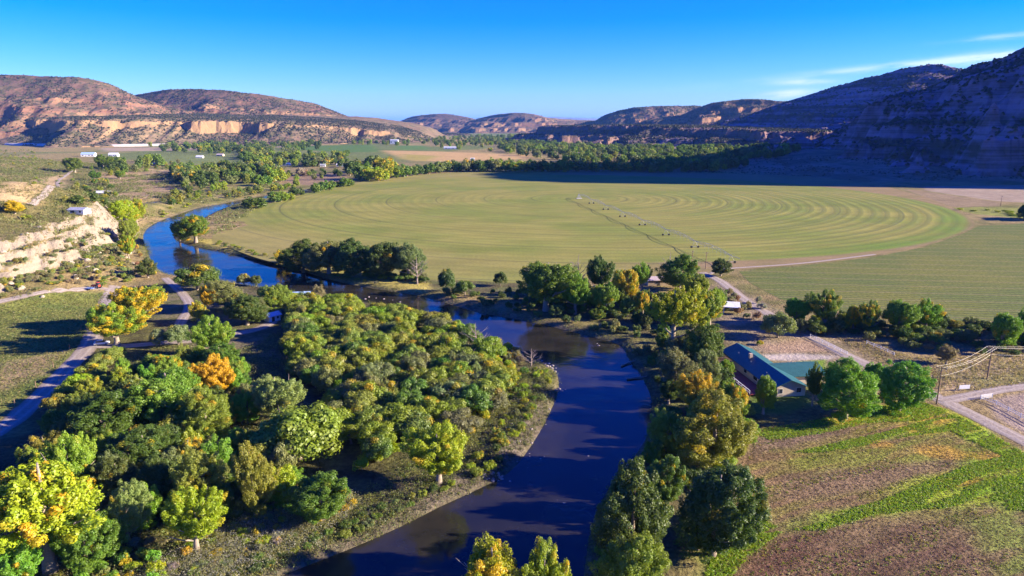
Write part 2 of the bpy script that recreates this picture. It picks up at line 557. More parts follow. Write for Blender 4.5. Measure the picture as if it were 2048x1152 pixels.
def hill_material(name, red=0.5, veg=(0.105, 0.09, 0.05), pale=1.0, grey=0.0):
    m, g = mat(name)
    p = g.pos()
    geo = g.n('ShaderNodeNewGeometry')
    nz = g.n('ShaderNodeSeparateXYZ', None, Vector=geo.outputs['True Normal']).outputs[2]
    big = g.noise(p, 0.006, 5.0, 0.6)
    mid = g.noise(p, 0.03, 6.0, 0.65)
    strata = g.noise(g.scaled(p, (0.0015, 0.0015, 0.075)), 1.0, 5.0, 0.7)
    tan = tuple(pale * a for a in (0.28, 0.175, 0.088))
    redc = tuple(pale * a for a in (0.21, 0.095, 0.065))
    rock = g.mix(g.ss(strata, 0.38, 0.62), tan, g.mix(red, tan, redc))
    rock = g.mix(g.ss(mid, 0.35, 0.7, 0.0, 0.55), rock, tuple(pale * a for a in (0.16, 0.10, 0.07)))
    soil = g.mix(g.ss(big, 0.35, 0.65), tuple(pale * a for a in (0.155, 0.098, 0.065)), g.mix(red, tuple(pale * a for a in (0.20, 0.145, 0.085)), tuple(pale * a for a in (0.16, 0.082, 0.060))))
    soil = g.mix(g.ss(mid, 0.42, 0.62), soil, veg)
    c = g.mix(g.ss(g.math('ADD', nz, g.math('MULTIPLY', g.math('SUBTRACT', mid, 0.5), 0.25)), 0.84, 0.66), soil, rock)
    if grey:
        c = g.mix(grey, c, g.mix(g.ss(g.math('ADD', g.math('MULTIPLY', strata, 0.65), g.math('MULTIPLY', mid, 0.35)), 0.40, 0.60), (0.030, 0.034, 0.046), (0.26, 0.20, 0.30)))  # mauve-blue mix puts the blue skylight of shaded slopes into the rock
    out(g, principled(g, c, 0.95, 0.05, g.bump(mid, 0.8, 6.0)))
    return m


M_HILL_TAN = hill_material('sandstone_bench', 0.05, (0.10, 0.09, 0.045), 1.12)
M_HILL_RED = hill_material('mesa_rock', 0.85, (0.085, 0.075, 0.042))
M_HILL_SHADE = hill_material('ridge_rock_shade_blue', 0.75, (0.045, 0.042, 0.038), 0.75, 0.7)
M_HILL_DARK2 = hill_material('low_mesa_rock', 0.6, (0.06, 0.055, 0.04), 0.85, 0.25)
M_FAR = hill_material('far_mesa_rock', 0.6, (0.09, 0.075, 0.05), 0.95)
M_PEAK = simple('far_peak_rock', (0.20, 0.19, 0.20), 1.0, 0.3, 0.002, bump=0.0)

# ------------------------------------------------------------------ ground sheet
def build_ground():
    a_f = np.radians(np.linspace(-46, 46, 640))
    a_c = np.radians(np.linspace(46, 314, 70)[1:-1])
    ang = np.concatenate([a_f, a_c])
    rad = np.concatenate([np.geomspace(45, 3000, 720), np.geomspace(3000, 70000, 60)[1:]])
    A, Rr = np.meshgrid(ang, rad)
    X, Y = (np.sin(A) * Rr).ravel(), (np.cos(A) * Rr).ravel()
    Z = terrain(X, Y)
    near = Rr.ravel() < 9000
    n_a, n_r = len(ang), len(rad)
    idx = np.arange(n_a * n_r).reshape(n_r, n_a)
    nxt = np.roll(idx, -1, axis=1)
    F = np.stack([idx[:-1], idx[1:], nxt[1:], nxt[:-1]], -1).reshape(-1, 4)
    # close the middle under the camera
    c = len(X)
    X, Y, Z = np.append(X, 0), np.append(Y, 0), np.append(Z, 0)
    ring = idx[0]
    fan = np.stack([ring[0:-1:2], ring[1::2], np.append(ring[2::2], ring[0])[:len(ring[1::2])], np.full(len(ring[1::2]), c)], -1) if n_a % 2 == 0 else None
    if fan is not None:
        F = np.vstack([F, fan])
    # base colour by zone (soil, grass, gravel ...)
    nb = fbm(X / 60, Y / 60, 1, 4)[:, None]
    nf = fbm(X / 9, Y / 9, 2, 4)[:, None]
    t = sst(nb * 0.6 + nf * 0.4, 0.35, 0.65)
    C = np.array([[0.250, 0.185, 0.085]]) * (1 - t) + np.array([[0.130, 0.125, 0.040]]) * t
    rough = np.full(len(X), 1.0)
    far = sst(Y, 1150, 1500)[:, None] * (1 - sst(X, 150, 500))[:, None]
    pat = sst(fbm(X / 260, Y / 420, 31, 3), 0.42, 0.58)[:, None]
    C = C * (1 - far) + far * (np.array([[0.25, 0.195, 0.075]]) * (1 - pat) + np.array([[0.13, 0.155, 0.045]]) * pat)
    shade = (sst(X, 300, 420) * sst(Y, 820, 900))[:, None]
    C = C * (1 - shade) + shade * (np.array([[0.27, 0.19, 0.14]]) * (1 - t) + np.array([[0.14, 0.11, 0.07]]) * t)
    dn = (fbm(X / 14, Y / 14, 8, 4) - 0.5)
    df = (fbm(X / 3.2, Y / 3.2, 12, 3) - 0.5)

    def zone(pts, col, soft=3.0, wob=6.0, rg=1.0, alpha=1.0, px=True, col2=None, streak=None):
        nonlocal C, rough
        P = np.array([GT(*q) for q in pts]) if px else np.asarray(pts)
        lo, hi = P.min(0) - 20 - soft, P.max(0) + 20 + soft
        k = (X > lo[0]) & (X < hi[0]) & (Y > lo[1]) & (Y < hi[1])
        if not k.any():
            return
        d = sdf(X[k], Y[k], P) + dn[k] * wob * 2 + df[k] * min(wob, 3)
        w = (1 - sst(d, -soft, soft)) * alpha
        cc = np.array(col)[None]
        if col2 is not None:
            if isinstance(streak, tuple):
                an, su, sv_ = streak
                uu, vv_ = X[k] * math.cos(an) + Y[k] * math.sin(an), -X[k] * math.sin(an) + Y[k] * math.cos(an)
                q = sst(fbm(uu / su, vv_ / sv_, 17, 4), 0.40, 0.60)[:, None]
            else:
                q = sst(fbm(X[k] / (streak or 5), Y[k] / 5, 17, 4), 0.38, 0.62)[:, None]
            cc = cc * (1 - q) + np.array(col2)[None] * q
        C[k] = C[k] * (1 - w[:, None]) + cc * w[:, None]
        rough[k] = rough[k] * (1 - w) + rg * w

    GRASS, BRIGHT, TAN, PINK, LITTER, SHADED_GRAVEL = (0.125, 0.150, 0.040), (0.135, 0.215, 0.020), (0.34, 0.25, 0.125), (0.35, 0.255, 0.19), (0.070, 0.062, 0.028), (0.150, 0.120, 0.092)
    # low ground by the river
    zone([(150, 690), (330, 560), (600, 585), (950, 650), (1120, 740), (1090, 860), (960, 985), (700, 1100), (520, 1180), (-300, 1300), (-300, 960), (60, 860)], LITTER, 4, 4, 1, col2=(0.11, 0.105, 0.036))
    zone([(345, 560), (470, 560), (560, 640), (560, 720), (470, 700), (330, 690), (300, 620)], (0.15, 0.125, 0.07), 4, 4, 0.8, col2=(0.10, 0.10, 0.04))
    zone([(690, 1096), (860, 1022), (960, 974), (1015, 944), (1060, 890), (1096, 826), (1114, 776), (1106, 742), (1060, 735), (1040, 800), (990, 870), (930, 930), (840, 960), (760, 960), (690, 1010), (640, 1070)], SHADED_GRAVEL, 4, 3, 1, col2=(0.085, 0.078, 0.038))  # tree shade on the inner bank is put into this darker gravel colour
    zone([(380, 1160), (520, 1060), (690, 1000), (760, 1010), (640, 1100), (480, 1180)], (0.17, 0.15, 0.07), 4, 4, 1, col2=(0.10, 0.105, 0.036))
    zone([(1040, 742), (1108, 738), (1112, 770), (1090, 770), (1020, 790), (1000, 770)], (0.25, 0.235, 0.075), 3, 2)
    # right bank
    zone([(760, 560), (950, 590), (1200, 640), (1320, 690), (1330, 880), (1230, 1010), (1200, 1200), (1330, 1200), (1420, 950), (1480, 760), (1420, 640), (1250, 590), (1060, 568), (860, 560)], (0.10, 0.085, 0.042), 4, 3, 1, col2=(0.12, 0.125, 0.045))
    zone([(380, 478), (520, 522), (700, 568), (860, 592), (860, 566), (700, 556), (520, 512), (425, 478)], (0.36, 0.30, 0.08), 2, 1)
    # left field by the track
    zone([(-200, 655), (0, 608), (120, 582), (218, 583), (205, 630), (172, 680), (118, 742), (58, 795), (-60, 880), (-400, 900)], (0.170, 0.185, 0.042), 2, 1, 0.9, col2=(0.110, 0.140, 0.034), streak=16)
    zone([(40, 720), (120, 705), (100, 745), (20, 775), (-60, 800), (-60, 760)], (0.32, 0.21, 0.12), 4, 5, 0.9, 0.7)
    # benches, bare slopes and dry flats on the left
    zone([(-60, 520), (60, 505), (150, 480), (240, 430), (235, 470), (200, 520), (60, 545), (-60, 560)], (0.35, 0.295, 0.22), 4, 5, 1, 0.6)
    zone([(0, 372), (60, 362), (130, 350), (122, 372), (80, 400), (40, 405), (0, 400), (-120, 400)], (0.40, 0.29, 0.145), 6, 8, 0.9)
    zone([(180, 345), (350, 338), (370, 360), (350, 378), (300, 398), (220, 400), (240, 370), (200, 362)], (0.33, 0.235, 0.125), 8, 8, 0.8, col2=(0.25, 0.175, 0.085))
    zone([(275, 330), (520, 334), (520, 340), (350, 345), (270, 342)], TAN, 8, 6, 0.6)
    zone([(285, 311), (420, 312), (530, 324), (530, 332), (340, 327), (285, 325)], (0.145, 0.175, 0.05), 8, 4, 0.5)
    zone([(380, 362), (480, 362), (600, 366), (600, 372), (520, 384), (440, 398), (370, 400), (350, 385)], (0.22, 0.22, 0.045), 8, 6, 0.8, col2=(0.26, 0.20, 0.09))
    zone([(560, 350), (690, 346), (700, 358), (640, 372), (560, 366)], (0.24, 0.165, 0.095), 8, 6, 0.8)
    zone([(600, 291), (745, 290), (762, 303), (690, 305), (600, 300)], (0.085, 0.150, 0.030), 20, 5, 0.4)
    zone([(765, 301), (880, 303), (1060, 310), (1060, 318), (900, 322), (830, 322), (780, 308)], (0.42, 0.275, 0.11), 20, 5, 0.5)
    zone([(795, 291), (850, 291), (860, 299), (790, 300)], (0.095, 0.165, 0.035), 20, 4, 0.4)
    zone([(805, 308), (880, 312), (850, 322), (800, 318)], (0.30, 0.25, 0.06), 20, 4, 0.4)
    zone([(200, 296), (480, 292), (640, 288), (640, 291), (420, 300), (210, 303)], (0.33, 0.25, 0.16), 20, 5, 0.5)
    # bare fields beside the round one
    zone([(1850, 373), (2300, 366), (2300, 404), (2048, 405), (1990, 402), (1850, 381)], (0.30, 0.235, 0.165), 3, 1, 0.4, col2=(0.26, 0.195, 0.135))
    zone([(1800, 376), (1850, 383), (2000, 405), (2000, 412), (1905, 414), (1870, 402)], (0.23, 0.17, 0.095), 3, 2, 0.7)
    zone([(1900, 416), (1960, 414), (2300, 420), (2300, 437), (2048, 438), (1950, 428)], (0.20, 0.21, 0.05), 2, 1.5)
    # right: yard, lawn, dry verge, side lots
    zone([(1440, 560), (1600, 640), (1700, 690), (1830, 760), (1700, 790), (1480, 690), (1400, 620)], (0.24, 0.185, 0.12), 3, 3, 1, col2=(0.17, 0.14, 0.075))
    zone([(1515, 690), (1600, 678), (1650, 690), (1670, 705), (1600, 706), (1530, 706)], (0.29, 0.20, 0.13), 2, 2, 1)
    zone([(1525, 709), (1600, 707), (1680, 712), (1660, 719), (1580, 722), (1535, 720)], (0.40, 0.34, 0.28), 1.5, 0.6, 0.5)
    zone([(1592, 722), (1650, 719), (1660, 740), (1610, 752)], (0.15, 0.23, 0.025), 1, 1, 0.6)
    zone([(1500, 790), (1610, 780), (1640, 810), (1560, 830), (1490, 830)], (0.10, 0.16, 0.025), 2, 2, 0.7)
    zone([(1640, 655), (1720, 668), (1830, 720), (1900, 760), (1880, 790), (1800, 752), (1700, 700)], (0.30, 0.215, 0.12), 2, 2, 1, col2=(0.22, 0.17, 0.09))
    zone([(1830, 715), (1920, 715), (2048, 705), (2300, 705), (2300, 765), (2048, 768), (1950, 782), (1905, 780), (1860, 750)], (0.38, 0.28, 0.16), 2, 2, 1, col2=(0.27, 0.22, 0.10))
    zone([(1930, 755), (2048, 738), (2200, 735), (2200, 768), (2048, 768), (1960, 781)], (0.24, 0.225, 0.08), 2, 3, 1, 0.8)
    zone([(1975, 800), (2048, 785), (2300, 785), (2300, 990), (2048, 866), (1990, 835)], (0.27, 0.205, 0.16), 1.5, 0.5, 0.9)
    # lower right field: mown strips of green and bare brown
    LF = [(1470, 870), (1520, 850), (1600, 838), (1700, 822), (1830, 800), (1880, 810), (1960, 855), (2048, 905), (2300, 1040), (2300, 1300), (1380, 1300), (1420, 1150), (1470, 1040), (1490, 960)]
    zone(LF, (0.195, 0.128, 0.065), 2, 2, 1, col2=(0.20, 0.165, 0.050), streak=(R(25), 20, 2.2))
    zone([(1500, 862), (1600, 846), (1700, 826), (1830, 800), (1900, 822), (1840, 842), (1740, 846), (1640, 868), (1540, 880)], (0.235, 0.300, 0.022), 1.5, 2, 1, col2=(0.31, 0.28, 0.032), streak=(R(25), 20, 2.2))
    zone([(1590, 905), (1680, 884), (1760, 866), (1840, 845), (1910, 828), (1980, 866), (2048, 905), (2060, 940), (1980, 900), (1900, 862), (1820, 872), (1720, 893), (1640, 906)], (0.205, 0.310, 0.020), 2, 3.5, 1, col2=(0.30, 0.30, 0.03), streak=(R(25), 20, 2.2))
    zone([(1500, 880), (1600, 866), (1700, 850), (1760, 848), (1680, 872), (1590, 894), (1500, 908)], (0.185, 0.125, 0.085), 1.5, 2, 1, 0.9)
    zone([(1560, 905), (1700, 900), (1880, 868), (1960, 900), (1900, 935), (1780, 935), (1600, 950)], (0.235, 0.195, 0.045), 3, 3, 1, 0.75, col2=(0.185, 0.21, 0.03), streak=(R(25), 20, 2.2))
    zone([(1560, 952), (1760, 928), (1900, 914), (1940, 925), (1800, 965), (1660, 1000), (1540, 1000)], (0.195, 0.130, 0.075), 2, 3, 1, 0.9)
    zone([(1580, 1060), (1660, 1030), (1760, 1002), (1850, 965), (1950, 925), (2048, 905), (2300, 1000), (2300, 1080), (2048, 1022), (1960, 1015), (1850, 1018), (1740, 1032), (1640, 1062)], (0.185, 0.310, 0.016), 3, 4.0, 1, col2=(0.25, 0.32, 0.022), streak=(R(25), 20, 2.2))
    zone([(1360, 1200), (1440, 1050), (1500, 1030), (1560, 1060), (1500, 1100), (1440, 1200)], (0.135, 0.175, 0.035), 3, 3, 1)
    zone([(1440, 1180), (1560, 1075), (1720, 1040), (1900, 1026), (2300, 1060), (2300, 1300), (1420, 1300)], (0.140, 0.082, 0.052), 3, 4, 1, 0.9, col2=(0.185, 0.122, 0.068), streak=(R(25), 20, 2.2))
    zone([(1480, 1100), (1640, 1060), (1620, 1180), (1450, 1200)], (0.13, 0.06, 0.05), 6, 6, 1, 0.5)
    zone([(1780, 1030), (1900, 1012), (2048, 1020), (2300, 1070), (2300, 1300), (1960, 1300), (2000, 1120), (1900, 1050)], (0.185, 0.145, 0.06), 4, 6, 1, 0.7, col2=(0.16, 0.22, 0.03), streak=(R(25), 14, 2.5))
    for (a, b, r_) in ((1830, 858, 2.6), (1690, 842, 2.4), (1880, 905, 3.2), (1930, 960, 2.6), (1990, 915, 2.5), (1760, 888, 2), (1860, 838, 3)):
        c0 = G(a, b)
        zone([(c0[0] + r_ * 1.6 * math.cos(k), c0[1] + r_ * math.sin(k)) for k in np.linspace(0, 6.28, 9)[:-1]], (0.42, 0.24, 0.045), 1.5, 1.2, 1, 0.7, px=False)
    # river bed, and a waterline rim darkened for tree shade
    rs = sdf(X, Y, RIV)
    w = (1 - sst(rs, -2.0, 0.8))[:, None]
    C = C * (1 - w) + w * np.array([[0.085, 0.065, 0.045]])
    w = ((1 - sst(rs, 0.8, 3.2)) * sst(rs, -1, 0.8) * 0.5)[:, None]
    C = C * (1 - w) + w * np.array([[0.125, 0.100, 0.082]])
    me = mesh_np('ground', np.stack([X, Y, Z], 1), F, [M_GROUND], True,
                 {'zone': ('FLOAT_COLOR', np.hstack([C, np.ones((len(C), 1))])), 'rough': ('FLOAT', rough)})
    tag(link('ground', me), kind='structure')


build_ground()


def sheet(name, poly, z, m):
    bm = bmesh.new()
    vs = [bm.verts.new((q[0], q[1], z)) for q in poly]
    f = bm.faces.new(vs)
    f.normal_update()
    if f.normal.z < 0:
        f.normal_flip()
    bmesh.ops.triangulate(bm, faces=[f])
    me = bpy.data.meshes.new(name)
    bm.to_mesh(me); bm.free()
    me.materials.append(m)
    return tag(link(name, me), kind='structure')


sheet('round_field', FIELD, 0.05, M_ROUND)
sheet('row_field', [G(*q) for q in [(1478, 543), (1600, 532), (1750, 514), (1850, 494), (1922, 469), (1956, 453), (2048, 447), (2400, 444), (2400, 660), (2048, 640),
                                    (1900, 645), (1720, 628), (1620, 614), (1560, 598), (1500, 566)]], 0.04, M_ROWS)
# the water sheet lies inside the carved bed; its rim is under the banks
wp = [(a, b) for a, b in RIV]
cx_, cy_ = 0, 0


def grow(poly, d):
    P = np.asarray(poly)[:, :2]
    area = 0.5 * np.sum(P[:, 0] * np.roll(P[:, 1], -1) - np.roll(P[:, 0], -1) * P[:, 1])
    nx = np.roll(P, -1, 0) - np.roll(P, 1, 0)
    nn = np.stack([nx[:, 1], -nx[:, 0]], 1) / (np.linalg.norm(nx, axis=1, keepdims=True) + 1e-9)
    return P + nn * d * (1 if area > 0 else -1)


sheet('river_water', grow(RIV, 1.0), WZ, M_WATER)
sheet('pond_water', grow(POND, 1.5), WZ, M_WATER)


def road(name, pts, width, dz=0.10, px=True, step=2.0, m=None):
    P = smooth_line([GT(*q) for q in pts] if px else pts, 6)
    L = np.concatenate([[0], np.cumsum(np.linalg.norm(np.diff(P, axis=0), axis=1))])
    n = max(4, int(L[-1] / step))
    u = np.linspace(0, L[-1], n)
    cx, cy = np.interp(u, L, P[:, 0]), np.interp(u, L, P[:, 1])
    tx, ty = np.gradient(cx), np.gradient(cy)
    ln = np.hypot(tx, ty)
    nx, ny = ty / ln, -tx / ln
    ks = np.linspace(-1, 1, 7)
    V, A = [], []
    for k in ks:
        wv = width / 2 * k * (1 + 0.22 * abs(k) * (fbm(u / 6, np.full(n, k * 9), 4, 3) - 0.5) * 2)
        x, y = cx + nx * wv, cy + ny * wv
        V.append(np.stack([x, y, terrain(x, y) + (dz - 0.09 * abs(k) ** 3 if dz < 1 else dz * (1 - max(0.0, (abs(k) - 0.6) / 0.4)))], 1))
        A.append(np.full(n, k))
    V, A = np.concatenate(V), np.concatenate(A)
    idx = np.arange(7 * n).reshape(7, n)
    F = np.stack([idx[:-1, :-1], idx[1:, :-1], idx[1:, 1:], idx[:-1, 1:]], -1).reshape(-1, 4)
    me = mesh_np(name, V, F, [m or M_ROAD], True, {'across': ('FLOAT', A)})
    return tag(link(name, me), kind='structure')


road('dirt_road', [(-160, 960), (-40, 885), (30, 838), (90, 785), (140, 732), (178, 690), (192, 655), (205, 620), (220, 588), (232, 572)], 6.0)
road('dirt_track', [(182, 692), (250, 692), (330, 686), (400, 680), (470, 668), (525, 655), (550, 634), (545, 615)], 5.0, 0.14)
road('field_track', [(-160, 640), (0, 603), (60, 590), (120, 580), (215, 577)], 4.0, 0.12)
road('canal_path', [(330, 556), (362, 585), (378, 612), (362, 645), (352, 675)], 4.0, 0.12)
road('hill_road', [GT(60, 410), GT(78, 398), GT(90, 388), GT(100, 376), (-287, 436), (-340, 520), (-430, 660), (-538, 827), (-571, 894), (-626, 1003)], 4.0, 0.3, px=False)
road('lane', [(1405, 545), (1440, 562), (1490, 600), (1545, 632), (1605, 664), (1690, 709), (1780, 748), (1860, 788), (1950, 832), (2048, 882), (2200, 960)], 5.2, 0.12)
road('side_road', [(1880, 803), (1940, 792), (2000, 780), (2060, 772), (2200, 752)], 4.6, 0.16)
road('farm_path', [(1420, 548), (1450, 538), (1600, 527), (1750, 509)], 2.4, 0.14)
road('highway', [(20, 290), (90, 291.5), (150, 292.5), (220, 293), (290, 292), (360, 290.5), (430, 288), (500, 284.5), (570, 281.5), (640, 280)], 44.0, 7.0, step=20.0,
     m=simple('pale_concrete', (0.52, 0.46, 0.40), 0.9, 0.15, 0.05))


# ------------------------------------------------------------------ hills and mesas: height fields of their own
HILLS = []


def hill(name, crest, width, res, m, front=None, rough=1.0, levels=4, seed=0, flat=0.0, terr=0.65, bounds=None):
    """crest: world points (x, y, z); width: foot distance from the crest (number or one per crest point)"""
    cr = np.asarray(crest, float)
    wd = np.asarray(width if hasattr(width, '__len__') else [width] * len(cr), float)
    k = 4
    cr_s = smooth_line(cr, k)
    wd_s = np.interp(np.linspace(0, len(wd) - 1, len(cr_s)), np.arange(len(wd)), wd)
    mx = wd.max() * 1.15
    x0, y0 = cr[:, 0].min() - mx, cr[:, 1].min() - mx
    x1, y1 = cr[:, 0].max() + mx, cr[:, 1].max() + mx
    if bounds:
        x0, y0, x1, y1 = max(x0, bounds[0]), max(y0, bounds[1]), min(x1, bounds[2]), min(y1, bounds[3])
    xs, ys = np.arange(x0, x1, res), np.arange(y0, y1, res)
    X, Y = np.meshgrid(xs, ys)

    def height(x, y):
        d, s = seg_dist(x, y, cr_s, want_s=True)
        ii = np.arange(len(cr_s))
        zc, w = np.interp(s, ii, cr_s[:, 2]), np.interp(s, ii, wd_s)
        sc = wd.mean()
        n1 = fbm(x / (sc * 0.42), y / (sc * 0.42), seed, 5)
        rid = 1 - np.abs(fbm(x / (sc * 0.3), y / (sc * 0.3), seed + 5, 4) * 2 - 1) * 2.2
        u = d / w
        u = u * (1 + rough * 0.55 * (n1 - 0.5) * 2 * sst(u, 0.02, 0.4)) + rough * 0.15 * (0.55 - rid) * sst(u, 0.08, 0.5)
        u = np.clip(u - flat, 0, None) / (1 - flat)
        h = np.clip(1 - u, 0, 1.2)
        h = h ** 1.12
        q = h * levels + 0.35 * (fbm(x / (sc * 0.8), y / (sc * 0.8), seed + 9, 2) - 0.5)
        fr = q - np.floor(q)
        ht = (np.floor(q) + np.clip((fr - 0.62) / 0.22, 0, 1)) / levels
        blend = terr * sst(fbm(x / (sc * 0.35), y / (sc * 0.35), seed + 13, 3), 0.30, 0.55)
        h2 = h * (1 - blend) + np.clip(ht, 0, 1.1) * blend
        z = zc * h2 + zc * 0.05 * rough * (fbm(x / (sc * 0.1), y / (sc * 0.1), seed + 21, 4) - 0.5) * sst(h, 0.02, 0.3)
        return np.where(u > 1.0, -6 - 40 * (u - 1), z)
    Z = height(X, Y)
    ok = Z > -4.0
    q = ok[:-1, :-1] | ok[1:, :-1] | ok[1:, 1:] | ok[:-1, 1:]
    idx = np.arange(X.size).reshape(X.shape)
    F = np.stack([idx[:-1, :-1], idx[:-1, 1:], idx[1:, 1:], idx[1:, :-1]], -1)[q]
    used = np.unique(F)
    remap = np.full(X.size, -1, np.int64)
    remap[used] = np.arange(len(used))
    V = np.stack([X.ravel()[used], Y.ravel()[used], Z.ravel()[used]], 1)
    me = mesh_np(name, V, remap[F], [m], False)
    o = tag(link(name, me), kind='structure')
    HILLS.append((height, (x0, y0, x1, y1), o))
    return height


def CR(lst):
    return [AT(*q) for q in lst]


# right hand side, nearest first: the shaded ridge runs away from the camera along the east edge of the valley
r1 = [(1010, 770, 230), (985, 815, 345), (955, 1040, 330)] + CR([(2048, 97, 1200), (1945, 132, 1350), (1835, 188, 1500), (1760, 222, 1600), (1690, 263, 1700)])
hill('ridge', r1, [80, 170, 300, 330, 330, 300, 260, 200], 7.0, M_HILL_SHADE, seed=3, levels=6, rough=0.9, terr=0.4, bounds=(300, 700, 1700, 2300))
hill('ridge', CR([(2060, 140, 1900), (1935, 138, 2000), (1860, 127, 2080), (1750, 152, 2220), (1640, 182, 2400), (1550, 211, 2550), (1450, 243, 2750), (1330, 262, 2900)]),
     [600, 620, 640, 640, 600, 560, 420, 260], 13.0, M_HILL_SHADE, seed=11, levels=7, rough=0.8, terr=0.4)
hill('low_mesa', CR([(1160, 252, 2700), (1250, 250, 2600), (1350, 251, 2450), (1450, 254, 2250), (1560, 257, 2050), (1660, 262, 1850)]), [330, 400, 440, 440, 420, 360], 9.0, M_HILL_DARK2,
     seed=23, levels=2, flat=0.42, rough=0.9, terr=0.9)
hill('mesa', CR([(1600, 214, 3900), (1570, 206, 3700), (1500, 199, 3750), (1420, 208, 3800), (1360, 232, 3850)]), [620, 640, 640, 560, 400], 17.0, M_HILL_RED, seed=31, levels=5, flat=0.12)
hill('mesa', CR([(1460, 216, 4900), (1390, 213, 4700), (1290, 214, 4600), (1225, 226, 4650), (1190, 243, 4700)]), [720, 720, 680, 560, 380], 21.0, M_HILL_RED, seed=37, levels=5, flat=0.12)
hill('far_mesa', CR([(785, 249, 7000), (825, 233, 6900), (880, 227, 6700), (930, 233, 6600)]), [420, 620, 760, 640], 30.0, M_FAR, seed=41, levels=4)
hill('far_mesa', CR([(965, 236, 6500), (1000, 229, 6300), (1050, 226, 6100), (1095, 236, 6200), (1180, 241, 6500), (1260, 241, 6800)]), [560, 700, 760, 700, 560, 500], 28.0, M_FAR, seed=43, levels=4, flat=0.06)
hill('foothill', CR([(700, 262, 4700), (770, 258, 4600), (830, 260, 4500), (862, 264, 4450)]), [400, 420, 380, 260], 20.0, M_HILL_RED, seed=47, levels=3)
# left hand side
hill('mesa', CR([(-420, 150, 2900), (-200, 146, 2850), (0, 149, 2900), (60, 152, 2900), (160, 155, 2900), (215, 168, 2950), (250, 186, 3050), (300, 202, 3200)]),
     [760, 760, 740, 700, 640, 560, 500, 420], 13.0, M_HILL_RED, seed=53, levels=6, rough=0.9, flat=0.02, terr=0.14)
hill('mesa', CR([(262, 194, 3700), (300, 186, 3560), (350, 179, 3500), (440, 180, 3440), (500, 187, 3440), (560, 196, 3480), (620, 206, 3560), (665, 224, 3700), (705, 244, 3900), (760, 258, 4200)]),
     [520, 600, 640, 660, 660, 640, 600, 520, 420, 320], 14.0, M_HILL_RED, seed=59, levels=6, rough=0.9, flat=0.03, terr=0.18)


def bench_height(x, y):
    """sandstone bench in front of the left mesas: edge line, cliff and talus"""
    px = 1024 + x / 2450.0 * FPX * 1.0
    e_left = 2560.0
    e_right = 2330.0 + 0.55 * np.clip(x + 1430, 0, 2000)
    jut = sst(x, -1450, -1425)
    edge = e_left + (e_right - e_left) * jut + 110 * (fbm(x / 170, x * 0 + 3, 61, 5) - 0.5) * 2 + 12 * (fbm(x / 30, y / 200, 63, 3) - .5)
    top = np.interp(x, [-4200, -1700, -1440, -1000, -700, -500, -350], [112, 98, 92, 88, 74, 48, 14])
    dd = y - edge                       # > 0 behind the edge
    ck = 0.07 + 0.36 * sst(fbm(x / 150, x * 0 + 1, 67, 4), 0.34, 0.60)
    cl = ck * sst(dd, -7, 6) + 0.06 * sst(dd, 18, 32) + 0.05 * sst(dd, 55, 80)
    talus = (0.89 - ck) * np.clip(1 + (dd - 5) / 190.0, 0, 1) ** 1.25
    z = top * (cl + talus) + 0.03 * np.clip(dd - 80, 0, 900) + 7 * (fbm(x / 40, y / 40, 65, 4) - 0.5)
    # side of the promontory that looks away from the sun
    fade = sst(x, -280, -430)
    return np.where(dd < -185, -6.0, z * fade - 6 * (1 - fade))


xs, ys = np.arange(-4200, -260, 9.0), np.arange(2080, 3700, 9.0)
X, Y = np.meshgrid(xs, ys)
Z = bench_height(X, Y)
idx = np.arange(X.size).reshape(X.shape)
ok = Z > -5
q = ok[:-1, :-1] | ok[1:, :-1] | ok[1:, 1:] | ok[:-1, 1:]
tag(link('sandstone_bench', mesh_np('sandstone_bench', np.stack([X.ravel(), Y.ravel(), Z.ravel()], 1),
    np.stack([idx[:-1, :-1], idx[:-1, 1:], idx[1:, 1:], idx[1:, :-1]], -1)[q], [M_HILL_TAN])), kind='structure')
HILLS.append((bench_height, (-3200, 2150, -280, 3200), None))
# far blue peaks on the skyline
pk = [(640, 246), (690, 243), (715, 240), (735, 238), (752, 241), (770, 238), (790, 242), (830, 245)]
hill('mountain_range', CR([(a, b, 30000) for a, b in pk]), 2600, 220.0, M_PEAK, seed=71, levels=3, rough=0.5)
hill('mountain_range', CR([(a, b, 26000) for a, b in [(1060, 238), (1100, 234), (1150, 235), (1200, 237), (1260, 239)]]), 2200, 200.0, M_PEAK, seed=73, levels=3, rough=0.4)


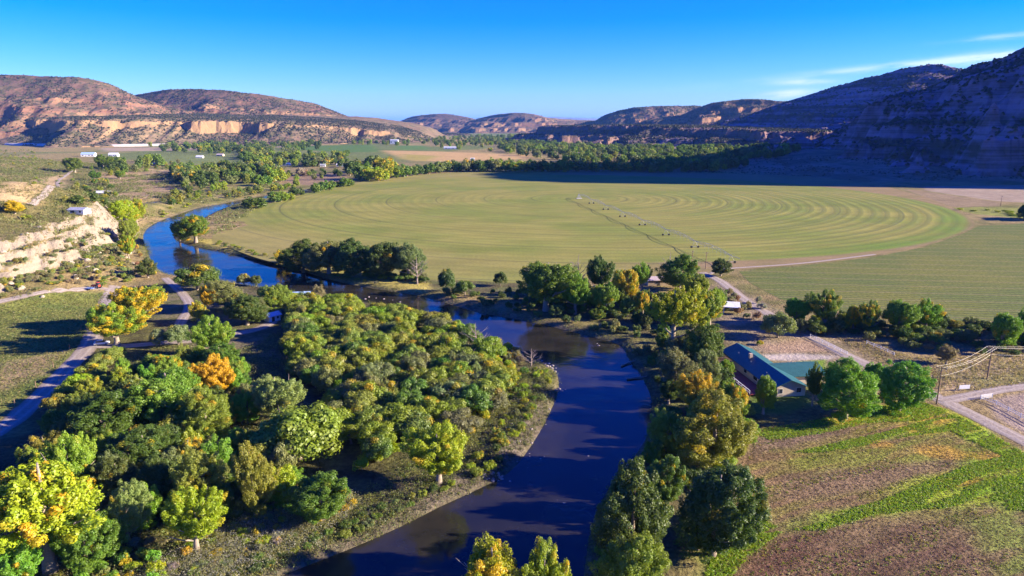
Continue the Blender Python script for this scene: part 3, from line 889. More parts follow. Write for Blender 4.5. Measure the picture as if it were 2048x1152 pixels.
# ------------------------------------------------------------------ plants: meshes made once, shared by every copy
def leaf_cloud(centres, rad, n, size, r, zsq=1.0, outward=0.75, shell=(0.55, 1.05), aspect=0.65, spray=0.0, mid=None):
    """small leaf faces on the skin of each cluster; returns verts, faces, leaf_var, cluster_var.
    spray stretches each cluster outwards and upwards from the crown's middle, like a leafy branch end"""
    nc = len(centres)
    centres = np.asarray(centres)
    ci = np.repeat(np.arange(nc), n)
    d = r.normal(size=(nc * n, 3)); d /= np.linalg.norm(d, axis=1, keepdims=True)
    rr = r.uniform(*shell, nc * n) ** 0.7 * np.asarray(rad)[ci]
    off = d * rr[:, None] * np.array([1, 1, zsq])
    if spray:
        ax = centres - np.array([0, 0, mid])
        ax = ax / (np.linalg.norm(ax, axis=1, keepdims=True) + 1e-6) + np.array([0, 0, 0.75]) + r.normal(size=ax.shape) * 0.25
        ax /= np.linalg.norm(ax, axis=1, keepdims=True)
        along = r.uniform(-1, 1, nc * n)
        off = off * (1.0 - 0.45 * np.clip(along, -0.3, 1))[:, None] * 0.85 + ax[ci] * (along * spray * np.asarray(rad)[ci])[:, None]
    p = centres[ci] + off
    nrm = d * (outward + 0.45) + r.normal(size=d.shape) * 0.42 + np.array([0, 0, 0.25])
    nrm /= np.linalg.norm(nrm, axis=1, keepdims=True)
    t = np.cross(nrm, r.normal(size=d.shape)); t /= np.linalg.norm(t, axis=1, keepdims=True)
    b = np.cross(nrm, t)
    s = (size * r.uniform(0.6, 1.3, nc * n))[:, None]
    V = np.stack([p - t * s, p - b * s * aspect, p + t * s, p + b * s * aspect], 1).reshape(-1, 3)
    F = np.arange(len(V)).reshape(-1, 4)
    lf = np.repeat(np.clip(r.normal(0.5, 0.2, nc * n), 0, 1), 4)
    cv = np.repeat(r.permutation(nc)[ci] / max(nc - 1, 1), 4)
    return V, F, lf, cv


def crown_points(n, ax, r, zc, lobes=0.35, inner=0.45, low=-0.75, top=1.0):
    """cluster centres through an uneven ellipsoid, denser near its skin"""
    out_ = []
    k = r.normal(size=(7, 3)); k /= np.linalg.norm(k, axis=1, keepdims=True)
    amp = r.uniform(0.4, 1.0, 7)
    while len(out_) < n:
        d = r.normal(size=3); d /= np.linalg.norm(d)
        if d[2] < low:
            continue
        lob = np.max(np.clip(k @ d, 0, 1) ** 3 * amp)
        u = r.uniform(inner ** 2, 1) ** 0.5
        q = d * np.array(ax) * u * (1 - lobes + lobes * 1.35 * lob)
        if d[2] > top:
            continue
        out_.append(q + np.array([0, 0, zc]))
    return np.array(out_)


def crown_mesh(kind, seed):
    r = np.random.default_rng(seed)
    if kind == 'cottonwood':        # 12 m high, 10 m wide
        c = crown_points(115, (4.4, 4.4, 5.7), r, 6.0, 0.52, 0.5, -0.97)
        V, F, lf, cv = leaf_cloud(c, r.uniform(0.6, 1.35, len(c)), 200, 0.19, r, 1.0, spray=0.9, mid=4.0)
    elif kind == 'oak':             # 6 m high, 8 m wide, cauliflower crown
        c = crown_points(46, (3.3, 3.3, 2.7), r, 2.6, 0.30, 0.62, -0.4)
        V, F, lf, cv = leaf_cloud(c, r.uniform(0.8, 1.35, len(c)), 250, 0.15, r, 0.85, 0.95, spray=0.12, mid=1.0)
    elif kind == 'cottonwood_big':  # 22 m high, 18 m wide
        c = crown_points(290, (8.3, 8.3, 10.0), r, 11.6, 0.52, 0.55, -0.95)
        V, F, lf, cv = leaf_cloud(c, r.uniform(0.7, 1.5, len(c)), 200, 0.20, r, 1.0, spray=1.0, mid=8.0)
    elif kind == 'cottonwood_open': # 22 m high, 18 m wide, airy, limbs showing
        c = crown_points(190, (8.4, 8.4, 8.2), r, 13.4, 0.58, 0.45, -0.72)
        V, F, lf, cv = leaf_cloud(c, r.uniform(0.6, 1.35, len(c)), 190, 0.20, r, 0.85, spray=1.1, mid=9.0)
    elif kind == 'olive_big':       # 20 m high, 13 m wide
        c = crown_points(280, (5.8, 5.8, 9.3), r, 10.2, 0.46, 0.55, -0.97)
        V, F, lf, cv = leaf_cloud(c, r.uniform(0.5, 1.05, len(c)), 170, 0.18, r, 1.3, 0.6, aspect=0.42, spray=1.0, mid=6.0)
    elif kind == 'dense_big':       # 20 m high, 14 m wide
        c = crown_points(330, (6.5, 6.5, 9.8), r, 9.6, 0.42, 0.65, -0.97)
        V, F, lf, cv = leaf_cloud(c, r.uniform(0.6, 1.2, len(c)), 160, 0.19, r, 1.1, 0.6, aspect=0.5, spray=0.8, mid=6.0)
    elif kind == 'olive':           # 12 m high, 7 m wide, fine upright sprays
        c = crown_points(120, (2.9, 2.9, 5.4), r, 6.1, 0.46, 0.45, -0.97)
        V, F, lf, cv = leaf_cloud(c, r.uniform(0.4, 0.8, len(c)), 150, 0.16, r, 1.3, 0.6, aspect=0.42, spray=1.1, mid=3.0)
    elif kind == 'dense':           # 12 m high, 9 m wide, foliage nearly to the ground
        c = crown_points(150, (4.1, 4.1, 5.8), r, 5.8, 0.42, 0.6, -0.97)
        V, F, lf, cv = leaf_cloud(c, r.uniform(0.5, 1.0, len(c)), 150, 0.17, r, 1.1, 0.6, aspect=0.5, spray=0.8, mid=4.0)
    elif kind == 'shrub':           # 2.2 m high, 3.2 m wide
        c = crown_points(30, (1.35, 1.35, 1.0), r, 0.95, 0.35, 0.4, -0.5)
        V, F, lf, cv = leaf_cloud(c, r.uniform(0.28, 0.5, len(c)), 60, 0.13, r, 1.0, 0.5, aspect=0.45)
    elif kind == 'far':             # 12 m high, 10 m wide, seen from far off
        c = crown_points(54, (4.4, 4.4, 5.7), r, 5.6, 0.36, 0.5, -1.0)
        V, F, lf, cv = leaf_cloud(c, r.uniform(0.9, 1.6, len(c)), 26, 0.55, r, 1.0)
    elif kind == 'farbush':         # 3 m high, 4 m wide
        c = crown_points(16, (1.7, 1.7, 1.3), r, 1.2, 0.35, 0.4, -0.5)
        V, F, lf, cv = leaf_cloud(c, r.uniform(0.45, 0.75, len(c)), 22, 0.26, r, 1.0)
    return V, F, lf, cv


def tubes_np(paths, n=6):
    mb = MB()
    for pts, rad in paths:
        mb.tube(pts, rad, n)
    return mb


def trunk_paths(kind, seed):
    r = random.Random(seed)
    H, Rr, base, fork = {'cottonwood': (9.6, 3.4, 0.42, 2.6), 'oak': (4.4, 2.6, 0.20, 0.7), 'olive': (9.5, 1.8, 0.26, 1.6), 'dense': (9.5, 2.6, 0.36, 1.6), 'shrub': (1.4, 0.9, 0.06, 0.15), 'bare': (11.0, 4.0, 0.34, 2.2), 'cottonwood_big': (18.0, 6.5, 0.75, 4.0), 'cottonwood_open': (18.5, 6.5, 0.8, 5.0), 'olive_big': (16.0, 4.0, 0.5, 2.5), 'dense_big': (16.0, 4.5, 0.5, 2.5)}[kind]
    out_ = []
    top = Vector((r.uniform(-.5, .5), r.uniform(-.5, .5), H))
    pts, rad = [Vector((0, 0, -0.5)), Vector((0, 0, 0.0))], [base * 1.45, base * 1.15]
    for i in range(1, 7):
        t = i / 6
        pts.append(Vector((top.x * t + r.uniform(-.12, .12) * H * .1, top.y * t + r.uniform(-.12, .12) * H * .1, H * t)))
        rad.append(base * (1 - 0.86 * t))
    out_.append((pts, rad))
    nl = {'shrub': 6, 'bare': 13}.get(kind, 8)
    for k in range(nl):
        z0 = fork + (H * 0.72 - fork) * (k / nl) ** 1.1
        a = k * 2.4 + r.uniform(-.4, .4)
        ln = Rr * r.uniform(0.75, 1.1) * (1.05 - 0.5 * z0 / H)
        up = r.uniform(0.5, 1.0) * ln
        p0 = Vector((top.x * z0 / H, top.y * z0 / H, z0))
        b0 = base * 0.5 * (1 - 0.7 * z0 / H)
        p1 = p0 + Vector((math.cos(a) * ln * .5, math.sin(a) * ln * .5, up * .35))
        p2 = p0 + Vector((math.cos(a) * ln, math.sin(a) * ln, up))
        out_.append(([p0, p1, p2], [b0, b0 * .65, b0 * .2]))
        for j in range(5 if kind == 'bare' else 2):
            t = r.uniform(.3, .9)
            q0 = p0.lerp(p1, t * 2) if t < .5 else p1.lerp(p2, t * 2 - 1)
            a2 = a + r.uniform(-1.1, 1.1)
            l2 = ln * r.uniform(.35, .6)
            q1 = q0 + Vector((math.cos(a2) * l2, math.sin(a2) * l2, l2 * r.uniform(.4, 1.1)))
            out_.append(([q0, q0.lerp(q1, .5) + Vector((0, 0, -.05 * l2)), q1], [b0 * .4, b0 * .28, b0 * .1]))
    return out_


PROTO = {}          # kind -> list of (crown mesh, trunk mesh)
NOM = {'cottonwood_open': (22.0, 18.0), 'cottonwood_big': (22.0, 18.0), 'olive_big': (20.0, 13.0), 'dense_big': (20.0, 14.0), 'cottonwood': (12.0, 10.0), 'oak': (6.0, 8.0), 'olive': (12.0, 7.0), 'dense': (12.0, 9.0), 'shrub': (2.2, 3.2), 'far': (12.0, 10.0), 'farbush': (3.0, 4.0)}
for kd, nv in (('cottonwood', 4), ('oak', 4), ('olive', 3), ('dense', 3), ('shrub', 4), ('cottonwood_big', 2), ('olive_big', 2), ('dense_big', 2), ('cottonwood_open', 2)):
    PROTO[kd] = []
    for v in range(nv):
        V, F, lf, cv = crown_mesh(kd, 100 + v * 7 + len(kd))
        cm = mesh_np('crown', V, F, [M_LEAF], False, {'leaf_var': ('FLOAT', lf), 'cluster_var': ('FLOAT', cv)})
        tmb = tubes_np(trunk_paths(kd, v), 7)
        tm = bpy.data.meshes.new('trunk')
        tm.from_pydata(tmb.v, [], tmb.f)
        tm.materials.append(M_PALE_BARK if kd.startswith(('cottonwood', 'olive')) else M_BARK)
        for pl in tm.polygons: pl.use_smooth = True
        PROTO[kd].append((cm, tm))
for kd in ('far', 'farbush'):
    PROTO[kd] = []
    for v in range(4):
        V, F, lf, cv = crown_mesh(kd, 300 + v)
        V0, F0 = V, F
        s = {'far': 1.0, 'farbush': 0.3}[kd]
        tv = np.array([(math.cos(a) * .35 * s * k, math.sin(a) * .35 * s * k, z * s) for z, k in ((-0.5, 1.2), (5.5, .6)) for a in np.linspace(0, 2 * math.pi, 5)[:-1]])
        tf = np.array([(i, (i + 1) % 4, 4 + (i + 1) % 4, 4 + i) for i in range(4)])
        nV = np.vstack([V, tv]); nF = np.vstack([F, tf + len(V)])
        PROTO[kd].append((mesh_np('tree', nV, nF, [M_LEAF, M_BARK], False,
                                  {'leaf_var': ('FLOAT', np.append(lf, np.full(8, .5))), 'cluster_var': ('FLOAT', np.append(cv, np.full(8, .9)))},
                                  np.append(np.zeros(len(F)), np.ones(4))), None))

BARE_ME = []
for v in range(2):
    tmb = tubes_np(trunk_paths('bare', 50 + v), 5)
    tm = bpy.data.meshes.new('bare_branches')
    tm.from_pydata(tmb.v, [], tmb.f)
    tm.materials.append(simple('bleached_wood', (0.24, 0.19, 0.165), 0.95, 0.25, 4.0, bump=0.3))
    BARE_ME.append(tm)

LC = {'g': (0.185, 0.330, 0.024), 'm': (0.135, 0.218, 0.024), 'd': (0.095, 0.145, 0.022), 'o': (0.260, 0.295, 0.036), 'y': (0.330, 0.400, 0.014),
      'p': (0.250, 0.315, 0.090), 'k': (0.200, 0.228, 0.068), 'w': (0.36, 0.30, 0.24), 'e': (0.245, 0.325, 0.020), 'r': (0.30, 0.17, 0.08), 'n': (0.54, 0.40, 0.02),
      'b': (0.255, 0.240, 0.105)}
COUNT = {'n': 0}


def plant(kind, name, x, y, h, w, col, turned, label, cat, group=None, z=None):
    """a plant of height h and width w standing on the ground at (x, y)"""
    i = COUNT['n']; COUNT['n'] += 1
    rr = random.Random(i * 31 + 5)
    if kind + '_big' in NOM and h > 10.5:
        kind += '_big'
    cm, tm = PROTO[kind][i % len(PROTO[kind])]
    H0, W0 = NOM[kind]
    base = np.array(LC[col])
    j = np.array([rr.uniform(.86, 1.16), rr.uniform(.9, 1.12), rr.uniform(.8, 1.25)])
    cc = (*np.clip(base * j, 0.005, 0.6), turned)
    zz = th(x, y) if z is None else z
    rot = rr.uniform(0, 6.28)
    sc = (w / W0 * rr.uniform(.94, 1.06), w / W0 * rr.uniform(.94, 1.06), h / H0)
    if tm is None:
        o = link(name, cm)
        o.location, o.rotation_euler, o.scale, o.color = (x, y, zz), (0, 0, rot), sc, cc
        return tag(o, label, cat, group)
    root = empty(name, (x, y, zz), rot)
    root.scale = sc
    c = link('crown', cm, root)
    c.color = cc
    link('trunk', tm, root)
    return tag(root, label, cat, group)


def plant_px(kind, name, px, ytop, ybase, wpx, col, turned, label, cat='tree', group=None):
    x, y = GT(px, ybase)
    d = ray(px, ytop)
    zt = CAMH + d[2] * (y / d[1])
    h = max(zt - th(x, y), 0.8)
    dist = math.sqrt(x * x + y * y + CAMH ** 2)
    t = y / ray(px, ybase)[1]
    w = wpx / FPX * t * (1.22 if px < 700 and ybase > 500 else 1.12)
    return plant(kind, name, x, y, h, w, col, turned, label, cat, group)


CO = 'cottonwood_open'
CW, OK_, OL, DN, SH = 'cottonwood', 'oak', 'olive', 'dense', 'shrub'
for (kd, px, yt, yb, w, c, tn, lab) in [
    # near, left of the river, from the bottom edge up
    (CO, 102, 885, 1142, 235, 'y', .12, 'tall yellow-green cottonwood with gold patches and a pale bare forked trunk'),
    (CW, 148, 862, 1010, 110, 'e', .03, 'round green cottonwood just behind the tall pale-trunked one'),
    (CW, 25, 1050, 1185, 130, 'g', .05, 'bright green tree cut off by the bottom left corner'),
    (DN, 175, 1005, 1135, 130, 'm', .02, 'leafy mid-green tree close right of the pale forked trunk'),
    (OL, 258, 950, 1085, 85, 'p', .02, 'small grey-green tree with twiggy brown lower branches'),
    (CW, 395, 970, 1105, 120, 'y', .03, 'vivid yellow-green tree at the edge of the grey sagebrush'),
    (OL, 408, 872, 1025, 105, 'o', .04, 'tall olive tree right behind the vivid yellow-green one'),
    (OL, 512, 868, 1035, 88, 'o', .0, 'narrow olive-green tree like a column'),
    (CW, 385, 862, 960, 75, 'o', .45, 'olive tree with a bright yellow top in the dark hollow'),
    (DN, 645, 938, 1045, 120, 'm', .0, 'fine-leaved mid-green bushy tree at the sagebrush edge above the water'),
    (CW, 565, 922, 1010, 85, 'y', .08, 'yellow-green bushy tree beside the fine-leaved one'),
    (CW, 878, 845, 965, 140, 'y', .03, 'bright lime-green cottonwood standing alone on the gravel bank'),
    (CW, 340, 722, 860, 150, 'g', .02, 'light green leafy cottonwood left of the orange one'),
    (CW, 432, 708, 800, 80, 'n', .95, 'all-orange cottonwood in the left grove'),
    (CW, 335, 697, 770, 58, 'e', .55, 'small half-turned orange and green tree above the light green one'),
    (OL, 415, 768, 885, 110, 'o', .02, 'broad olive-grey tree below the all-orange cottonwood'),
    (CW, 553, 733, 850, 118, 'p', .0, 'pale mint-green cottonwood at the left edge of the oak thicket'),
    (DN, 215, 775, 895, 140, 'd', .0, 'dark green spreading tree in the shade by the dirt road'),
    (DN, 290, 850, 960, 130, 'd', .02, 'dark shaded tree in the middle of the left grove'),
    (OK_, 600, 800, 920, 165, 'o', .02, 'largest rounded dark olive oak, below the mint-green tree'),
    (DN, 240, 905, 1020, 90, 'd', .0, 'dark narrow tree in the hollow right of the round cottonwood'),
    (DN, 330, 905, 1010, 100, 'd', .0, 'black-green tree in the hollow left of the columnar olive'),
    (CW, 277, 553, 655, 105, 'e', .52, 'large half-gold cottonwood at the corner of the left field'),
    (CW, 235, 605, 692, 110, 'e', .22, 'green cottonwood with golden edges in front of the half-gold one'),
    (CW, 193, 600, 668, 38, 'g', .12, 'slim green tree at the field edge beside the half-gold pair'),
    (OK_, 357, 643, 690, 50, 'k', .0, 'round grey-green bush at the bend of the dirt track'),
    (OK_, 320, 650, 692, 36, 'b', .0, 'pale dry bush next to the round grey-green one'),
    (CW, 426, 630, 715, 80, 'g', .0, 'vivid green tree standing over the dirt track'),
    (DN, 440, 680, 752, 75, 'm', .0, 'dark green bush under the vivid green track tree'),
    (OK_, 395, 524, 580, 85, 'd', .05, 'dark rounded tree at the tip of the grove by the blue pool'),
    (OL, 452, 550, 618, 85, 'k', .0, 'silvery olive tree behind the dark grove tip'),
    (CW, 417, 570, 625, 36, 'o', .75, 'small yellow tree among the silvery olives'),
    (CW, 398, 603, 645, 40, 'o', .5, 'little yellow-green tree beside the shaded canal path'),
    (DN, 495, 582, 650, 80, 'd', .0, 'dark olive tree left of the blue-roofed cabin'),
    (OL, 548, 562, 632, 70, 'o', .0, 'upright olive tree touching the blue-roofed cabin'),
    (OL, 520, 590, 645, 50, 'k', .0, 'grey-green tree behind the small pale shed by the track'),
    (OL, 638, 563, 612, 36, 'b', .0, 'pale tan tree right of the blue-roofed cabin'),
    (OK_, 690, 585, 622, 70, 'e', .0, 'low green bush between the cabin and the river'),
    (OL, 738, 718, 790, 60, 'p', .0, 'pale silver-green tree rising from the middle of the oak thicket'),
    (OK_, 682, 672, 700, 26, 'n', .95, 'small orange oak in the thicket'),
    (OK_, 640, 690, 712, 18, 'n', .9, 'tiny orange bush at the shaded edge of the thicket'),
    (OK_, 655, 655, 690, 24, 'o', .6, 'small yellow-topped oak near the orange one'),
    (OL, 800, 812, 870, 50, 'p', .0, 'pale willow at the lower edge of the oak thicket'),
    # far bank and right of the river
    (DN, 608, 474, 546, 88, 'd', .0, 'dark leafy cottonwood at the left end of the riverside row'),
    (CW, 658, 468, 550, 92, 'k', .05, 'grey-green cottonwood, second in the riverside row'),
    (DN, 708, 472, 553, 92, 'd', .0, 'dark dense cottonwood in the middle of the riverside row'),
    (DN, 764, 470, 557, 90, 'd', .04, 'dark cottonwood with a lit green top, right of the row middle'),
    (OL, 818, 477, 560, 84, 'k', .0, 'half-bare grey cottonwood at the right end of the riverside row'),
    (CW, 565, 500, 532, 34, 'o', .4, 'small yellowing bush left of the riverside row'),
    (OK_, 893, 530, 583, 44, 'd', .0, 'single dark bush-like tree on the field edge'),
    (OK_, 930, 556, 592, 50, 'm', .0, 'low green tree right of the single dark one'),
    (OK_, 1001, 539, 572, 30, 'd', .0, 'small dark tree alone at the rim of the round field'),
    (CW, 1092, 503, 622, 138, 'm', .02, 'broad mid-green cottonwood, largest on the far bank'),
    (CW, 1197, 508, 592, 62, 'd', .0, 'dark cottonwood right of the bleached dead tree'),
    (CW, 1250, 520, 612, 58, 'o', .72, 'golden cottonwood between dark trees on the far bank'),
    (CW, 1282, 522, 585, 46, 'g', .0, 'fresh green tree right behind the golden one'),
    (CW, 1285, 572, 632, 46, 'e', .55, 'half-turned yellow tree beside the tan shed'),
    (DN, 1358, 502, 582, 84, 'm', .0, 'dark green tree with a bleached crown top by the field corner'),
    (DN, 1441, 514, 552, 46, 'd', .0, 'compact dark tree at the end of the sprinkler arm'),
    (CW, 1150, 545, 628, 66, 'g', .0, 'bright green tree in front of the broad far-bank cottonwood'),
    (CW, 1205, 556, 632, 64, 'g', .04, 'light green spreading tree below the dark cottonwood'),
    (CO, 1345, 556, 712, 122, 'y', .06, 'large yellow-green cottonwood above the river bend'),
    (CW, 1418, 560, 655, 74, 'e', .06, 'yellow-green cottonwood in front of the white carport'),
    (CW, 1390, 545, 610, 60, 'e', .0, 'green tree behind the white carport'),
    (DN, 1405, 636, 728, 80, 'm', .0, 'mid-green tree below the yellow-green river cottonwood'),
    (OL, 1350, 686, 790, 95, 'k', .0, 'silvery green tree leaning to the river bend'),
    (OL, 1415, 690, 780, 70, 'k', .0, 'grey-green tree left of the ranch house deck'),
    (CW, 1392, 738, 830, 90, 'o', .62, 'orange-tinted tree on the bank left of the ranch house'),
    (CW, 1465, 750, 850, 80, 'e', .34, 'yellow-green tree in front of the red deck'),
    (OL, 1420, 772, 945, 185, 'o', .04, 'huge olive cottonwood between the river and the mown field'),
    (OL, 1340, 800, 925, 95, 'o', .02, 'olive tree on the river side of the huge one'),
    (DN, 1258, 905, 1150, 150, 'd', .012, 'tall dark green tree with a yellow top at the river edge'),
    (DN, 1425, 905, 1110, 180, 'd', .0, 'broad black-green tree beside the brown field'),
    (DN, 1330, 900, 1020, 90, 'm', .05, 'green tree wedged behind the two dark tall ones'),
    (DN, 1500, 975, 1080, 75, 'm', .0, 'bushy green tree at the edge of the brown field'),
    (OL, 1265, 1055, 1230, 150, 'e', .0, 'green bushy tree in front of the tall yellow-topped one'),
    (CW, 985, 1052, 1300, 180, 'y', .30, 'yellow and green cottonwood top rising from the bottom edge'),
    (CW, 1088, 1078, 1290, 120, 'e', .05, 'green cottonwood top beside the yellow one at the bottom edge'),
    (CW, 1526, 735, 828, 60, 'g', .0, 'green tree against the corner of the ranch house'),
    (DN, 1690, 712, 835, 132, 'g', .02, 'big round green tree right of the ranch house'),
    (DN, 1797, 712, 820, 116, 'g', .0, 'round green tree nearest the wooden power pole'),
    (CW, 1624, 722, 812, 36, 'm', .0, 'dark slim tree hiding the end of the ranch house'),
    (CW, 1742, 718, 790, 60, 'g', .0, 'green tree behind the gap of the two round ones'),
    (OK_, 1555, 618, 675, 68, 'k', .0, 'dull olive tree between the house and the lane'),
    (CW, 1590, 585, 650, 62, 'g', .0, 'light green tree at the left end of the field hedge'),
    (CW, 1645, 577, 655, 74, 'm', .06, 'mid-green tree in the field hedge'),
    (CW, 1705, 600, 660, 40, 'o', .4, 'yellow-topped bushy tree in the field hedge'),
    (CW, 1735, 598, 668, 50, 'm', .3, 'dark tree with a gold top in the field hedge'),
    (CW, 1795, 586, 668, 86, 'g', .02, 'broad dark-to-bright green tree in the field hedge'),
    (CW, 1850, 596, 665, 60, 'g', .06, 'round bright green tree at the right end of the field hedge'),
    (CW, 2002, 610, 700, 76, 'g', .03, 'green tree by the right edge of the picture below the row crop'),
    (CW, 2058, 606, 690, 60, 'g', .0, 'green tree half cut off by the right picture edge'),
    (OL, 1892, 686, 728, 50, 'b', .0, 'bleached grey bush on the dry verge'),
    (OK_, 1520, 680, 690, 18, 'y', .3, 'small yellow shrub on the bare yard'),
    (DN, 2048, 402, 437, 34, 'd', .0, 'dark tree at the right edge beside the bare field'),
    (DN, 2090, 395, 440, 60, 'd', .0, 'dark tree just past the right picture edge'),
    # river bend, upper left
    (CW, 392, 418, 485, 86, 'm', .12, 'round green tree with yellow leaves overhanging the upper river bend'),
    (CW, 360, 440, 482, 40, 'd', .0, 'dark tree at the water under the round bend tree'),
    (CW, 245, 388, 450, 64, 'y', .05, 'yellow-green cottonwood left of the small pond'),
    (CW, 275, 396, 455, 52, 'y', .12, 'yellow cottonwood nearest the small pond'),
    (CW, 262, 425, 495, 42, 'e', .0, 'green tree at the foot of the pale cliff'),
    (CW, 258, 470, 520, 34, 'y', .1, 'yellow-green tree on the shore below the cliff'),
    (CW, 30, 398, 428, 46, 'n', .8, 'golden tree on the left hillside'),
    (DN, 296, 512, 556, 40, 'd', .0, 'dark small tree at the near end of the blue pool'),
    (CW, 150, 308, 345, 46, 'm', .0, 'green tree left of the blue-roofed barn'),
    (CW, 207, 308, 338, 42, 'm', .0, 'green tree right of the blue-roofed barn'),
    (CW, 240, 337, 358, 24, 'g', .0, 'round green tree alone on the pink flat'),
    (CW, 190, 340, 362, 28, 'm', .0, 'green tree at the left end of the pink flat'),
]:
    plant_px(kd, {'cottonwood': 'cottonwood_tree', 'cottonwood_open': 'cottonwood_tree', 'oak': 'oak_tree', 'olive': 'olive_tree', 'dense': 'leafy_tree', 'shrub': 'shrub'}[kd], px, yt, yb, w, c, tn, lab)

# bleached bare trees
for i, (px, yt, yb, w, lab) in enumerate([(1155, 500, 592, 50, 'bleached dead tree between two dark green cottonwoods'), (952, 640, 705, 62, 'bare grey tree leaning over the inside of the river bend'),
                                          (1338, 497, 560, 36, 'bleached bare tree top at the field corner'), (1062, 694, 732, 44, 'low bare grey tree on the tip of the river bend'),
                                          (835, 505, 568, 46, 'bare pale tree at the right end of the riverside row')]):
    x, y = GT(px, yb)
    d = ray(px, yt)
    h = CAMH + d[2] * (y / d[1]) - th(x, y)
    w_ = w / FPX * (y / ray(px, yb)[1])
    root = empty('bare_tree', (x, y, th(x, y)), i * 1.3)
    root.scale = (w_ / 8.0, w_ / 8.0, h / 12.0)
    tag(root, lab, 'tree')
    link('branches', BARE_ME[i % 2], root)


def scatter_px(poly, n, min_d, seed, px=True):
    """points inside a pixel polygon laid on the ground, kept apart by min_d metres"""
    P = np.array([GT(*q) for q in poly])
    r = np.random.default_rng(seed)
    lo, hi = P.min(0), P.max(0)
    Q = r.uniform(lo, hi, (max(4000, n * 40), 2))
    Q = Q[inside(Q[:, 0], Q[:, 1], P)][:n * 20]
    Q = Q[sdf(Q[:, 0], Q[:, 1], RIV) > 2.0]
    pts = np.zeros((0, 2))
    for q in Q:
        if len(pts) >= n:
            break
        if len(pts) and np.min(np.sum((pts - q) ** 2, 1)) < min_d ** 2:
            continue
        pts = np.vstack([pts, q])
    return [tuple(q) for q in pts]


rr = random.Random(3)
for (x, y) in scatter_px([(568, 632), (600, 612), (690, 622), (780, 640), (870, 652), (935, 690), (990, 712), (1004, 770), (985, 838), (925, 868), (850, 868), (800, 902), (740, 935),
                          (690, 910), (660, 850), (625, 790), (590, 730), (590, 700), (570, 668)], 150, 4.0, 5):
    h = rr.uniform(6.2, 9.2)
    plant('oak', 'oak_tree', x, y, h, rr.uniform(9.0, 13.5), rr.choice(['o', 'o', 'e', 'e', 'o', 'k', 'm']), rr.choice([0, 0, 0, 0, 0, 0, 0, .012, .03]),
          'rounded olive-green oak crowded into the thicket inside the river bend', 'oak tree', 'oaks of the thicket inside the river bend')
# yellow willows around the thicket
for (x, y) in scatter_px([(985, 690), (1030, 705), (1045, 735), (1000, 790), (960, 860), (900, 880), (800, 905), (720, 945), (720, 920), (840, 880), (920, 850), (985, 800)], 46, 2.6, 15):
    plant('shrub', 'willow_shrub', x, y, rr.uniform(2.0, 3.8), rr.uniform(3.2, 5.0), rr.choice(['y', 'y', 'n', 'b', 'o']), rr.choice([0, .1, .25, .5, .7]),
          'yellowing willow shrub on the outer rim of the oak thicket', 'shrub', 'willows rimming the oak thicket')
# grove filling the left corner
for (x, y) in scatter_px([(60, 960), (150, 900), (260, 840), (330, 880), (480, 900), (560, 940), (600, 1000), (480, 1040), (330, 1060), (230, 1060), (190, 1000), (60, 990), (130, 850), (250, 760), (380, 730), (480, 760), (500, 850)], 96, 4.4, 25):
    plant(rr.choice(['oak', 'dense', 'olive']), 'grove_tree', x, y, rr.uniform(5.5, 10), rr.uniform(6.5, 10), rr.choice(['m', 'e', 'g', 'k', 'o', 'd']), rr.choice([0, 0, 0, .03, .08]),
          'shaded understorey tree filling the left grove', 'tree', 'understorey trees of the left grove')
for (x, y) in scatter_px([(480, 560), (560, 575), (560, 640), (480, 650), (430, 620)], 9, 5.0, 26):
    plant('oak', 'grove_tree', x, y, rr.uniform(5, 7), rr.uniform(6, 8), rr.choice(['d', 'k', 'o']), 0.02, 'rounded dark tree in the clump left of the blue-roofed cabin', 'tree', 'clump by the blue-roofed cabin')
for (x, y) in scatter_px([(190, 1170), (260, 1090), (420, 1075), (560, 1010), (700, 985), (720, 1015), (600, 1075), (470, 1130), (330, 1200)], 62, 1.9, 27):
    plant('shrub', 'sage_shrub', x, y, rr.uniform(0.9, 2.0), rr.uniform(1.8, 3.6), rr.choice(['b', 'p', 'w', 'b', 'y', 'o', 'n', 'e']), rr.choice([0, 0, .1, .3]), 'low sage or rabbitbrush clump on the open bank in front of the left grove', 'shrub', 'sage clumps on the near left bank')
for (x, y) in scatter_px([(-20, 1080), (60, 1100), (160, 1130), (260, 1100), (330, 1120), (300, 1200), (-20, 1230)], 24, 2.2, 28):
    plant('shrub', 'leafy_shrub', x, y, rr.uniform(1.4, 3.0), rr.uniform(2.4, 4.2), rr.choice(['g', 'e', 'y', 'm']), rr.choice([0, 0, .05]), 'bright green shrub round the foot of the pale forked trunk', 'shrub', 'green shrubs in the bottom left corner')
for (x, y) in scatter_px([(600, 640), (760, 650), (930, 700), (980, 800), (800, 880), (700, 840), (620, 720)], 9, 9, 29):
    plant('olive', 'olive_tree', x, y, rr.uniform(6.5, 9.0), rr.uniform(4.5, 6.5), rr.choice(['p', 'k', 'b']), 0.0, 'pale grey-green olive poking out of the oak thicket', 'tree', 'pale olives inside the thicket')
for (x, y) in scatter_px([(1000, 745), (1060, 735), (1104, 755), (1100, 800), (1066, 865), (1010, 925), (960, 962), (930, 950), (985, 880), (1020, 810)], 46, 2.0, 30):
    plant('shrub', 'willow_shrub', x, y, rr.uniform(1.0, 2.6), rr.uniform(2.0, 4.2), rr.choice(['m', 'o', 'e', 'k', 'y', 'd']), rr.choice([0, 0, .05, .2]), 'willow clump on the gravelly inner shore of the river bend', 'shrub', 'willows on the inner shore')
